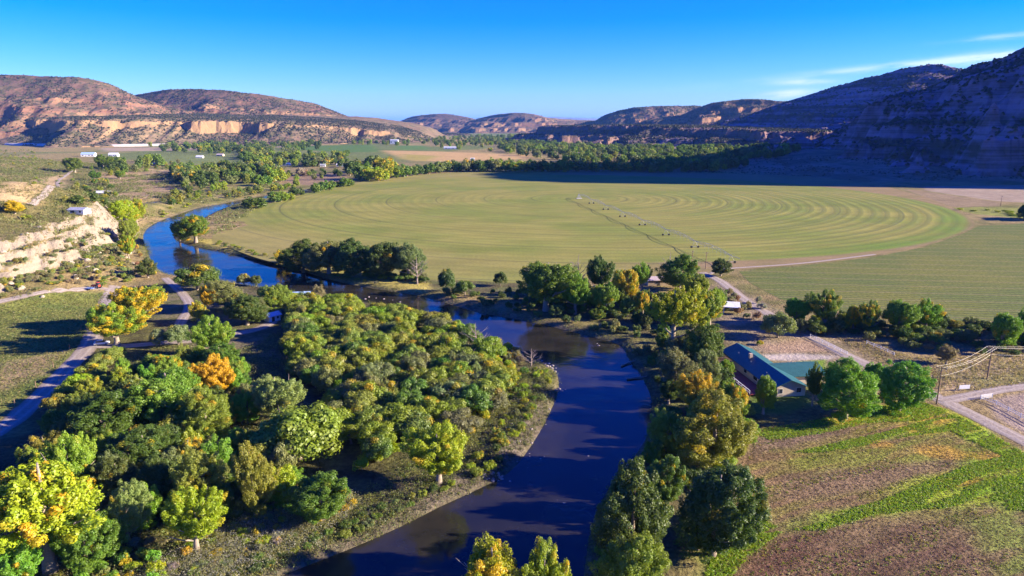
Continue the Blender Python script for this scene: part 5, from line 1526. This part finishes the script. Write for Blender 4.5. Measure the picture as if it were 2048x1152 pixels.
def gable(root, L, W_, wh, rh, wall_m, roof_m, over=0.5, x0=0.0, y0=0.0, windows=(), door=True, turn=False):
    """wing along local x from x0 to x0+L, centred on y0; wall, roof, windows, door are parts of root"""
    wl = MB()
    h = W_ / 2
    pent = [(y0 - h, 0), (y0 + h, 0), (y0 + h, wh), (y0, wh + rh), (y0 - h, wh)]
    wl.prism(pent, 'x', x0, x0 + L)
    wl.build('wall', wall_m, root)
    sl = rh / h
    e = over
    t = 0.14
    rf = MB()
    sec = [(y0 - h - e, wh - sl * e + 0.04), (y0, wh + rh + 0.04), (y0 + h + e, wh - sl * e + 0.04), (y0 + h + e, wh - sl * e + 0.04 + t), (y0, wh + rh + 0.04 + t), (y0 - h - e, wh - sl * e + 0.04 + t)]
    rf.prism(sec, 'x', x0 - e, x0 + L + e)
    r = rf.build('roof', roof_m, root)
    for (side, u, z, ww, hh) in windows:
        f, p = MB(), MB()
        if side in ('-y', '+y'):
            sgn = -1 if side == '-y' else 1
            y = y0 + sgn * h
            a, b = (y - 0.05, y + 0.02) if sgn < 0 else (y - 0.02, y + 0.05)
            c, d_ = (y - 0.062, y - 0.051) if sgn < 0 else (y + 0.051, y + 0.062)
            f.box(x0 + u - ww / 2 - .08, x0 + u + ww / 2 + .08, a, b, z - .08, z + hh + .08)
            p.box(x0 + u - ww / 2, x0 + u + ww / 2, c, d_, z, z + hh)
        else:
            sgn = -1 if side == '-x' else 1
            xx = x0 if sgn < 0 else x0 + L
            a, b = (xx - 0.05, xx + 0.02) if sgn < 0 else (xx - 0.02, xx + 0.05)
            c, d_ = (xx - 0.062, xx - 0.051) if sgn < 0 else (xx + 0.051, xx + 0.062)
            f.box(a, b, y0 + u - ww / 2 - .08, y0 + u + ww / 2 + .08, z - .08, z + hh + .08)
            p.box(c, d_, y0 + u - ww / 2, y0 + u + ww / 2, z, z + hh)
        w = f.build('window', M_WHITE, root)
        p.build('pane', M_GLASS, w)
    if door:
        dm = MB()
        dm.box(x0 + L * 0.35 - .55, x0 + L * 0.35 + .55, y0 - h - .06, y0 - h + .02, 0.05, 2.15)
        dm.build('door', M_DARK, root)
    return r


def building(name, label, px, py, L, W_, wh, rh, rz, wall_m, roof_m, windows=(), cat='building', group=None, door=True):
    x, y = GT(px, py)
    root = empty(name, (x, y, th(x, y) - 0.05), rz)
    tag(root, label, cat, group)
    gable(root, L, W_, wh, rh, wall_m, roof_m, x0=-L / 2, windows=windows, door=door)
    return root


# ranch house: long teal roof with a wing to the right
A = Vector((*G(1476, 688, 4.6), 0)); B = Vector((*G(1581, 760, 4.6), 0))
dv = (A - B)
hl = dv.length
hrz = math.atan2(dv.y, dv.x)
house = empty('ranch_house', (B.x, B.y, 0), hrz)
tag(house, 'long ranch house with a teal metal roof and cream gable by the big green trees', 'house')
gable(house, hl, 9.0, 2.7, 1.9, M_CREAM, M_TEAL, 0.7, 0, 0, [('-x', -2.6, 1.0, 1.3, 1.3), ('-x', 2.4, 1.0, 0.9, 1.2), ('+y', 4, 1.0, 1.6, 1.2), ('+y', 10, 1.0, 2.2, 1.3), ('+y', 16, 1.0, 1.6, 1.2), ('-y', 4, 1.0, 1.4, 1.2)])
wing = MB()
wg_x, wg_w = hl * 0.42, 10.0
wing.prism([(wg_x - wg_w / 2, 0), (wg_x + wg_w / 2, 0), (wg_x + wg_w / 2, 2.6), (wg_x, 4.35), (wg_x - wg_w / 2, 2.6)], 'y', -14.5, -4.52)
wing.build('wall', M_CREAM, house)
wr = MB()
sec = [(wg_x - 5.7, 2.40), (wg_x, 4.40), (wg_x + 5.7, 2.40), (wg_x + 5.7, 2.54), (wg_x, 4.54), (wg_x - 5.7, 2.54)]
wr.prism(sec, 'y', -15.2, -0.4)
wr.build('roof', M_TEAL, house)
for (u, w_) in ((-2.2, 1.2), (2.2, 1.2)):
    f = MB(); f.box(wg_x + u - w_ / 2 - .08, wg_x + u + w_ / 2 + .08, -14.55, -14.48, 0.9, 2.3); fo = f.build('window', M_WHITE, house)
    q = MB(); q.box(wg_x + u - w_ / 2, wg_x + u + w_ / 2, -14.562, -14.551, 0.98, 2.22); q.build('pane', M_GLASS, fo)
ch = MB(); ch.box(hl * .62, hl * .62 + .9, 1.0, 1.9, 3.6, 5.4); ch.build('chimney', M_TANWALL, house)
for u in (0.25, 0.55, 0.8):
    v = MB(); v.tube([(hl * u, 2.6, 3.3), (hl * u, 2.6, 4.1)], 0.09, 8); v.build('vent_pipe', M_GALV, house)
# raised deck on the river side
dk = MB(); dk.box(1.0, hl * .62, 5.6, 10.6, 0.55, 0.72); dk.build('deck', M_REDWOOD, house)
rl = MB()
for x_ in np.linspace(1.0, hl * .62, 9):
    rl.box(x_ - .06, x_ + .06, 10.48, 10.60, 0.724, 1.75)
rl.box(0.94, hl * .62 + .06, 10.46, 10.62, 1.752, 1.84)
rl.box(0.94, hl * .62 + .06, 10.50, 10.58, 1.15, 1.22)
rl.build('deck_railing', M_WHITE, house)
pt = MB()
for x_ in np.linspace(1.2, hl * .6, 5):
    pt.box(x_ - .1, x_ + .1, 10.2, 10.4, -0.1, 0.548)
pt.build('deck_posts', M_WOOD, house)
pg = MB()
for x_ in (hl * .70, hl * .98):
    for y_ in (6.2, 10.0):
        pg.box(x_ - .1, x_ + .1, y_ - .1, y_ + .1, -0.1, 2.5)
for x_ in np.linspace(hl * .68, hl, 9):
    pg.box(x_ - .06, x_ + .06, 5.9, 10.4, 2.62, 2.76)
for y_ in (6.2, 10.0):
    pg.box(hl * .67, hl * 1.01, y_ - .07, y_ + .07, 2.502, 2.618)
pg.build('pergola', M_WOOD, house)

# carport and sheds by the field corner
cpx = GT(1432, 622)
cp = empty('carport', (*cpx, th(*cpx)), R(-14))
tag(cp, 'white carport with an open dark front behind the yellow-green cottonwoods', 'carport')
q = MB()
for x_ in (-8, -2.7, 2.7, 8):
    for y_ in (-2.6, 2.8):
        q.box(x_ - .12, x_ + .12, y_ - .12, y_ + .12, -0.1, 2.5)
q.build('posts', M_WHITE, cp)
q = MB(); q.prism([(-3.3, 2.5), (3.3, 3.1), (3.3, 3.28), (-3.3, 2.68)], 'x', -8.7, 8.7); q.build('roof', M_WHITEROOF, cp)
q = MB(); q.box(-8.1, 8.1, 2.93, 3.03, 0, 2.98); q.build('back_wall', M_WHITE, cp)
building('field_shed', 'low tan-roofed shed at the field corner half hidden by trees', 1322, 568, 14, 7, 2.6, 0.9, R(5), M_TANWALL, M_TANROOF, [('-y', 4, 1, 1.2, 1), ('-y', 10, 1, 1.2, 1)], 'shed')
building('cabin', 'cabin with a pale blue metal roof among trees at the near river bank', 608, 604, 10, 8, 2.6, 1.7, R(12), M_TANWALL, M_BLUEROOF, [('-y', 2.2, 1, 1.2, 1.1), ('-y', 7.6, 1, 1.2, 1.1)], 'cabin')
building('tool_shed', 'small pale shed at the end of the dirt track', 545, 641, 4.5, 3.6, 2.3, 0.8, R(50), M_WHITE, M_BLUEROOF, [('-y', 3.4, 1, .7, .8)], 'shed')
building('cottage', 'white-roofed cottage on the pink flat above the small pond', 208, 390, 13, 8, 2.6, 1.6, R(8), M_TANWALL, M_WHITEROOF, [('-y', 2.5, 1, 1.2, 1.1), ('-y', 9, 1, 1.2, 1.1)], 'house')
building('cottage', 'pale low house hidden in bushes above the tan cliff', 160, 429, 9, 6, 2.4, 1.0, R(-6), M_WHITE, M_GREYROOF, [('-y', 2.0, 1, 1.1, 1.0), ('-y', 7, 1, 1.1, 1.0)], 'house')
for (nm, px, py, L, W_, wh, rh, rz, wm, rm, lab) in [
    ('barn', 178, 313, 44, 24, 7, 5, 10, M_WHITE, M_BLUEROOF, 'far barn with a blue roof left of the white one'),
    ('barn', 228, 313, 30, 18, 6, 5, 6, M_WHITE, M_WHITEROOF, 'far barn with a white roof right of the blue-roofed barn'),
    ('farmhouse', 237, 330, 16, 12, 5, 3, 0, M_WHITE, M_WHITEROOF, 'small white farmhouse right behind the round green trees'),
    ('farmhouse', 400, 316, 22, 15, 4, 3, 4, M_WHITE, M_WHITEROOF, 'white farmhouse at the edge of the far green paddock'),
    ('farmhouse', 441, 312, 24, 14, 4, 3, -5, M_CREAM, M_TANROOF, 'tan-roofed farmhouse right of the white one by the paddock'),
    ('stable', 300, 331, 46, 8, 4, 2, 0, M_TANWALL, M_GREYROOF, 'long low stable along the paddock fence'),
    ('hall', 789, 288, 46, 26, 18, 3, 0, M_WHITE, M_WHITEROOF, 'tall white hall far off in the valley'),
    ('stable', 566, 331, 40, 12, 4, 2, 2, M_WHITE, M_BLUEROOF, 'long pale blue shed in the farmstead grove'),
    ('farmhouse', 682, 333, 22, 12, 4, 3, 0, M_WHITE, M_WHITEROOF, 'white farmhouse at the right of the farmstead grove'),
    ('farmhouse', 646, 333, 14, 10, 4, 3, 8, M_WHITE, M_GREYROOF, 'grey-roofed farmhouse in the farmstead grove'),
    ('stable', 903, 298, 70, 16, 6, 3, 0, M_WHITE, M_WHITEROOF, 'long white shed behind the far tan field'),
    ('farmhouse', 1157, 312, 34, 14, 6, 4, 0, M_CREAM, M_TANROOF, 'cream farmhouse in the valley wood'),
    ('farmhouse', 1380, 313, 16, 12, 6, 4, 0, M_WHITE, M_WHITEROOF, 'small pale house in shade left of the long terrace'),
    ('farmhouse', 945, 322, 12, 10, 5, 3, 0, M_WHITE, M_WHITEROOF, 'tiny white house inside the long tree belt'),
    ('farmhouse', 1375, 298, 14, 10, 5, 3, 0, M_CREAM, M_TANROOF, 'tiny tan house on the shaded foot of the low mesa'),
]:
    L, W_, wh, rh = L * .62, W_ * .62, wh * .75, rh * .75
    building(nm, lab, px, py, L, W_, wh, rh, R(rz), wm, rm, [('-y', L * .15, wh * .35, L * .1, wh * .35), ('-y', L * .62, wh * .35, L * .1, wh * .35), ('-y', L * .85, wh * .35, L * .1, wh * .35)])
lx, ly = GT(1408, 317)
lt = empty('terrace_block', (lx, ly, th(lx, ly)), R(-3))
tag(lt, 'long pale terrace of nine bays in the shade at the foot of the ridge', 'building')
q = MB(); q.box(-28, 28, -5, 5, -1, 6.5); q.build('wall', M_GREYROOF, lt)
q = MB(); q.box(-29, 29, -6, 6, 6.55, 7.2); q.build('roof', M_WHITEROOF, lt)
for i in range(9):
    q = MB(); q.box(-26.8 + i * 6, -22.4 + i * 6, -5.12, -5.02, 0.8, 5.8); q.build('bay', M_WHITE, lt)


# ------------------------------------------------------------------ centre pivot sprinkler
px0, py0 = PIV
end = np.array(G(1462, 527))
adir = (end - PIV)
alen = float(np.linalg.norm(adir))
pv = empty('irrigation_machine', (px0, py0, 0.05), math.atan2(adir[1], adir[0]))
tag(pv, 'long centre-pivot sprinkler arm on wheeled towers across the round field', 'sprinkler')
q = MB()
for sx, sy in ((-1, -1), (1, -1), (1, 1), (-1, 1)):
    q.tube([(sx * 1.7, sy * 1.7, 0), (sx * .35, sy * .35, 4.3)], 0.11, 6)
for z_ in (1.4, 2.8):
    k = 1.7 - z_ * 1.35 / 4.3
    q.tube([(-k, -k, z_), (k, -k, z_)], .06, 5).tube([(k, -k, z_), (k, k, z_)], .06, 5).tube([(k, k, z_), (-k, k, z_)], .06, 5).tube([(-k, k, z_), (-k, -k, z_)], .06, 5)
q.tube([(0, 0, 0), (0, 0, 4.6)], 0.2, 8)
q.build('pivot_tower', M_GALV, pv)
q = MB(); q.box(-2.6, 2.6, -2.6, 2.6, 0.0, 0.22); q.build('pivot_pad', simple('concrete', (0.45, 0.42, 0.38), 0.9, 0.15, 1.0), pv)
NS = 7
SP_ = alen / NS
for i in range(NS):
    a0 = i * SP_
    q = MB()
    arc = [(a0 + SP_ * t, 0, 4.0 + 1.5 * 4 * t * (1 - t)) for t in np.linspace(0, 1, 13)]
    q.tube(arc, 0.10, 6)
    low = [(a0 + SP_ * t, sgn * 0, 0) for t in (0,) for sgn in (1,)]
    for sgn in (-1, 1):
        rod = [(a0 + SP_ * t, sgn * 0.75 * math.sin(math.pi * t), 4.0 + 1.5 * 4 * t * (1 - t) - 1.35 * math.sin(math.pi * t) ** 0.6) for t in np.linspace(0.0, 1, 13)]
        q.tube(rod, 0.06, 5)
        for k in range(2, 12, 2):
            q.tube([arc[k], rod[k]], 0.05, 4)
    for t in np.linspace(0.06, 0.94, 9):
        zz_ = 4.0 + 6.0 * t * (1 - t)
        q.tube([(a0 + SP_ * t, 0, zz_), (a0 + SP_ * t, .3, 1.6)], 0.045, 4)
    q.build('span', M_GALV, pv)
    # tower at the outer end
    tw = MB()
    x1 = a0 + SP_
    for sgn in (-1, 1):
        tw.tube([(x1, 0, 4.0), (x1, sgn * 1.9, 0.75)], 0.065, 6)
    tw.tube([(x1, -2.2, 0.8), (x1, 2.2, 0.8)], 0.075, 6)
    to = tw.build('drive_tower', M_GALV, pv)
    for sgn in (-1, 1):
        wh_ = MB()
        wh_.tube([(x1 - .2, sgn * 2.05, 0.65), (x1 - .16, sgn * 2.05, 0.65), (x1 + .16, sgn * 2.05, 0.65), (x1 + .2, sgn * 2.05, 0.65)], [.55, .68, .68, .55], 14)
        wh_.build('wheel', M_RUBBER, to)
# overhang with the end gun
q = MB(); q.tube([(alen, 0, 4.0), (alen + 9, 0, 4.2)], .11, 6).tube([(alen, 0, 5.6), (alen + 7, 0, 4.3)], .03, 4).tube([(alen, 0, 4), (alen, 0, 5.6)], .05, 4); q.build('overhang', M_GALV, pv)


# ------------------------------------------------------------------ poles and wires
def utility_pole(px, py, h, arm, label, rz, group=None):
    x, y = GT(px, py)
    root = empty('utility_pole', (x, y, th(x, y)), rz)
    tag(root, label, 'power pole', group)
    q = MB(); q.tube([(0, 0, -.5), (0, 0, h * .5), (0, 0, h)], [.19, .16, .12], 10); q.build('pole', M_WOOD, root)
    q = MB(); q.box(-arm / 2, arm / 2, -.2, -.08, h - .55, h - .40); q.build('crossarm', M_WOOD, root)
    q = MB(); q.tube([(-arm * .3, -.14, h - .54), (0, -.15, h - 1.1)], .03, 4).tube([(arm * .3, -.14, h - .54), (0, -.15, h - 1.1)], .03, 4); q.build('brace', M_GALV, root)
    for k in (-.46, 0.16, .46):
        q = MB(); q.tube([(arm * k, -.14, h - .40), (arm * k, -.14, h - .3), (arm * k, -.14, h - .2), (arm * k, -.14, h - .12)], [.05, .08, .05, .07], 7); q.build('insulator', M_CAB, root)
    return root, [root.matrix_basis @ Vector((arm * k, -.14, h - .12)) for k in (-.46, .16, .46)] + [root.matrix_basis @ Vector((0, -.2, h * .76))]


bpy.context.view_layer.update()
P1, w1 = utility_pole(1873, 808, 10.2, 2.4, 'wooden power pole on the green verge beside the lane', R(-40))
P2, w2 = utility_pole(1974, 758, 9.6, 2.4, 'wooden power pole standing in the dry grass right of the lane', R(-55))
P3, w3 = utility_pole(2180, 742, 9.8, 2.4, 'wooden power pole beyond the right picture edge', R(-75))
M_WIRE = simple('bare_wire', (0.42, 0.40, 0.38), 0.5, 0.05, 1.0, metal=0.2)
for (wa, wb) in ((w1, w2), (w2, w3)):
    for a, b in zip(wa, wb):
        pts = [a.lerp(b, t) - Vector((0, 0, 1.1 * 4 * t * (1 - t))) for t in np.linspace(0, 1, 13)]
        mid = pts[0]
        q = MB(); q.tube([p_ - mid for p_ in pts], 0.018, 5)
        o = q.build('power_line', M_WIRE)
        o.location = mid
        tag(o, 'thin pale wire strung between the wooden power poles at the lane', 'wire', 'power lines by the lane')
utility_pole(1411, 538, 8.5, 2.0, 'power pole with pale insulators at the end of the sprinkler arm', R(10))
utility_pole(1384, 528, 7.0, 1.4, 'short pole behind the dark green tree at the field corner', R(10))
utility_pole(2001, 412, 9.0, 1.6, 'slim pole at the edge of the bare pink field', R(0))


# ------------------------------------------------------------------ fences, sign
def rail_fence(pts, label, h=1.25, gap=3.0, rails=(0.55, 1.1), cat='fence', th_=0.06):
    P = np.array([GT(*q) for q in pts])
    L = np.concatenate([[0], np.cumsum(np.linalg.norm(np.diff(P, axis=0), axis=1))])
    n = max(2, int(round(L[-1] / gap)) + 1)
    u = np.linspace(0, L[-1], n)
    xs, ys = np.interp(u, L, P[:, 0]), np.interp(u, L, P[:, 1])
    root = empty('rail_fence', (xs[0], ys[0], th(xs[0], ys[0])))
    tag(root, label, cat)
    zs = terrain(xs, ys) - th(xs[0], ys[0])
    X_, Y_ = xs - xs[0], ys - ys[0]
    for x_, y_, z_ in zip(X_, Y_, zs):
        q = MB(); q.tube([(x_, y_, z_ - .2), (x_, y_, z_ + h)], th_ * 1.5, 6); q.build('post', M_WHITE, root)
    q = MB()
    for r_ in rails:
        q.tube([(a, b, c + r_) for a, b, c in zip(X_, Y_, zs)], th_, 6)
    q.build('rails', M_WHITE, root)


rail_fence([(1620, 675), (1650, 689), (1694, 711)], 'white rail fence along the near side of the shaded lane')
rail_fence([(1733, 688), (1760, 699), (1788, 712)], 'white rail fence on the dry bank across the lane')
rail_fence([(1961, 800), (1984, 806), (2048, 840), (2120, 880)], 'white rail fence round the bare lot at the right edge', gap=4.0, rails=(0.5, 1.0))
rail_fence([(1961, 799), (1984, 796)], 'white gate at the side road', gap=5.0, rails=(0.3, 0.6, 0.9, 1.2), cat='gate')
sx, sy = GT(1928, 781)
sg = empty('sign_board', (sx, sy, th(sx, sy)), R(8))
tag(sg, 'blank white board at the corner of the lane and the side road', 'sign')
q = MB(); q.box(-1.6, 1.6, -.05, .05, .45, 1.55); q.build('board', M_WHITE, sg, bevel=.02)
for k in (-1.2, 1.2):
    q = MB(); q.box(k - .06, k + .06, .052, .16, -.2, 1.5); q.build('post', M_WOOD, sg)
for (px, py) in ((163, 660), (140, 700), (107, 735), (72, 775), (30, 812)):
    x, y = GT(px, py)
    q = MB(); q.tube([(0, 0, -.3), (0, 0, 1.0), (0.03, 0, 1.9)], [.12, .11, .09], 7)
    o = q.build('fence_post', M_WOOD)
    o.location = (x, y, th(x, y))
    tag(o, 'grey wooden post at the edge of the left field along the dirt road', 'post', 'posts along the left field')


# ------------------------------------------------------------------ vehicles
def wheel(mb_parent, x, y, r, w):
    q = MB(); q.tube([(x, y - w / 2, r), (x, y - w / 2 + .03, r), (x, y + w / 2 - .03, r), (x, y + w / 2, r)], [r * .88, r, r, r * .88], 16)
    o = q.build('wheel', M_RUBBER, mb_parent, True)
    q = MB(); q.tube([(x, y - w / 2 - .012, r), (x, y + w / 2 + .012, r)], r * .55, 12); q.build('rim', M_GALV, o)


cx0, cy0 = GT(204, 690)
car = empty('parked_car', (cx0, cy0, th(cx0, cy0) + .14), R(20))
tag(car, 'white car parked where the dirt track leaves the left road', 'car')
q = MB(); q.prism([(-2.2, .35), (2.2, .35), (2.25, .75), (1.2, .95), (-2.0, 1.0), (-2.25, .8)], 'y', -.88, .88); q.build('body', M_WHITE, car, bevel=.06)
q = MB(); q.prism([(-1.75, 1.0), (1.1, .96), (.45, 1.48), (-1.3, 1.5)], 'y', -.76, .76); q.build('cabin_glass', M_GLASS, car, bevel=.04)
q = MB(); q.prism([(-1.28, 1.505), (.42, 1.485), (.38, 1.56), (-1.2, 1.57)], 'y', -.74, .74); q.build('roof', M_WHITE, car)
for x_ in (-1.4, 1.4):
    for y_ in (-.8, .8):
        wheel(car, x_, y_, .33, .22)
tx, ty = GT(193, 577)
M_RED = simple('red_paint', (0.55, 0.06, 0.03), 0.45, 0.15, 2.0)
tr_ = empty('tractor', (tx, ty, th(tx, ty) + .1), R(170))
tag(tr_, 'red tractor at the far corner of the left field', 'tractor')
q = MB(); q.prism([(-.3, .7), (2.3, .7), (2.4, 1.1), (2.2, 1.55), (-.3, 1.7)], 'y', -.45, .45); q.build('bonnet', M_RED, tr_, bevel=.05)
q = MB(); q.box(-1.6, -.32, -.65, .65, .8, 1.6); q.build('body', M_RED, tr_, bevel=.05)
q = MB(); q.prism([(-1.5, 1.62), (-.4, 1.62), (-.5, 2.6), (-1.4, 2.6)], 'y', -.6, .6); q.build('cab_glass', M_GLASS, tr_)
q = MB(); q.box(-1.6, -.3, -.72, .72, 2.62, 2.74); q.build('cab_roof', M_RED, tr_, bevel=.03)
q = MB(); q.tube([(1.2, .25, 1.6), (1.2, .25, 2.4)], .05, 7); q.build('exhaust', M_GALV, tr_)
for y_ in (-.95, .95):
    wheel(tr_, -1.0, y_, .85, .45)
    wheel(tr_, 1.7, y_, .5, .3)
im = GT(180, 580)
imp = empty('hay_trailer', (*im, th(*im) + .05), R(170))
tag(imp, 'small blue flat trailer behind the red tractor', 'trailer')
q = MB(); q.box(-1.6, 1.6, -.9, .9, .7, .85).box(1.6, 2.6, -.06, .06, .6, .7); q.build('bed', simple('blue_paint', (0.12, 0.22, 0.50), 0.5, 0.15, 2.0), imp)
q = MB()
for x_ in np.linspace(-1.5, 1.5, 5):
    q.box(x_ - .04, x_ + .04, -.88, -.8, .852, 1.5).box(x_ - .04, x_ + .04, .8, .88, .852, 1.5)
q.build('stakes', M_GALV, imp)
for y_ in (-.8, .8):
    wheel(imp, -.3, y_, .38, .2)


# ------------------------------------------------------------------ rocks, logs
def rock_mesh(seed):
    r = random.Random(seed)
    bm = bmesh.new()
    bmesh.ops.create_icosphere(bm, subdivisions=2, radius=1)
    for v in bm.verts:
        n = vnoise(np.array([v.co.x * 1.4 + seed]), np.array([v.co.y * 1.4 + v.co.z * 1.7]), seed)[0]
        v.co *= 0.7 + 0.6 * n
        v.co.z *= 0.6
    me = bpy.data.meshes.new('rock')
    bm.to_mesh(me); bm.free()
    me.materials.append(M_ROCKS)
    return me


M_ROCKS = simple('river_rock', (0.30, 0.25, 0.23), 0.85, 0.35, 1.5, bump=0.5)
RK = [rock_mesh(s) for s in range(5)]
M_TANROCK = simple('sandstone_boulder', (0.36, 0.30, 0.22), 0.95, 0.3, 1.2, bump=0.6)
RKT = []
for r_ in RK:
    r2_ = r_.copy(); r2_.materials.clear(); r2_.materials.append(M_TANROCK); RKT.append(r2_)
rq = random.Random(12)


def rocks(px_list, s0, s1, label, group):
    for (px, py) in px_list:
        x, y = G(px, py, WZ)
        o = link('rock', RK[rq.randrange(5)])
        s = rq.uniform(s0, s1)
        zg = max(th(x, y), WZ - 0.25)
        o.location, o.scale, o.rotation_euler = (x, y, zg + s * .12), (s, s * rq.uniform(.7, 1.1), s), (0, 0, rq.uniform(0, 6))
        tag(o, label, 'rock', group)


rocks([(1084, 722), (1092, 724), (1098, 727), (1090, 731), (1100, 733), (1106, 731), (1094, 737), (1103, 739), (1110, 744), (1080, 719), (1112, 736)], .35, .7, 'pale rock at the waterline on the tip of the river bend', 'rocks on the tip of the bend')
rocks([(1118, 778), (1124, 781), (1112, 783), (1130, 779)], .35, .65, 'pinkish rock at the water below the bend tip', 'rocks below the bend tip')
rocks([(1194, 687), (1197, 691)], .4, .8, 'white rock breaking the water at the outer bend', 'rocks in the outer bend')
rocks([(1150, 910), (1158, 914), (1176, 912), (1115, 1000), (1128, 1006), (1160, 1004)], .25, .5, 'wet rock in the near riffle of the river', 'rocks in the near riffle')
rocks([(738, 594), (752, 596), (768, 598), (785, 600), (730, 598), (800, 604)], .4, .8, 'brown rock in the riffle below the riverside row', 'rocks in the upper riffle')
rocks([(rq.uniform(955, 1025), rq.uniform(950, 966)) for _ in range(30)], .2, .5, 'pale cobble on the gravel bank under the lime-green cottonwood', 'cobbles on the gravel bank')
rocks([(rq.uniform(1000, 1100), rq.uniform(800, 940)) for _ in range(30)], .2, .45, 'dark cobble on the shaded gravel shore', 'cobbles on the shaded shore')
for k_ in range(60):
    x = rq.uniform(-232, -186); y = rq.uniform(250, 400)
    if sdf(np.array([x]), np.array([y]), RIV)[0] < 8:
        continue
    o = link('boulder', RKT[rq.randrange(5)])
    s_ = rq.uniform(.5, 2.0)
    o.location, o.scale, o.rotation_euler = (x, y, th(x, y) + s_ * .1), (s_, s_ * rq.uniform(.7, 1.2), s_ * rq.uniform(.8, 1.4)), (0, 0, rq.uniform(0, 6))
    tag(o, 'tan sandstone boulder on the broken slope of the pale cliff by the river', 'boulder', 'boulders of the pale cliff')
for (px, py, a, ln, lab) in [(1258, 728, 40, 7, 'fallen log lying in the water at the outer bend'), (1280, 757, 15, 8, 'long driftwood log against the outer bank below the bend'), (1050, 630, -20, 6, 'log leaning down the far bank')]:
    x, y = G(px, py, WZ)
    q = MB(); q.tube([(-ln / 2, 0, .25), (0, .2, .3), (ln / 2, 0, .55)], [.28, .24, .12], 8).tube([(0, .2, .3), (.8, 1.1, 1.0)], [.1, .04], 6)
    o = q.build('log', M_PALE_BARK, None, True)
    o.location, o.rotation_euler = (x, y, WZ), (0, 0, R(a))
    tag(o, lab, 'log')


# ------------------------------------------------------------------ air
m = bpy.data.materials.new('haze_air')
m.use_nodes = True
g = NT(m.node_tree)
pvn = g.n('ShaderNodeVolumePrincipled', None, Color=(0.15, 0.38, 1.0), Density=2.5e-5)
g.n('ShaderNodeOutputMaterial', None, Volume=pvn)
q = MB(); q.box(-75000, 75000, -75000, 75000, -900, 620)
tag(q.build('haze', m), kind='stuff')
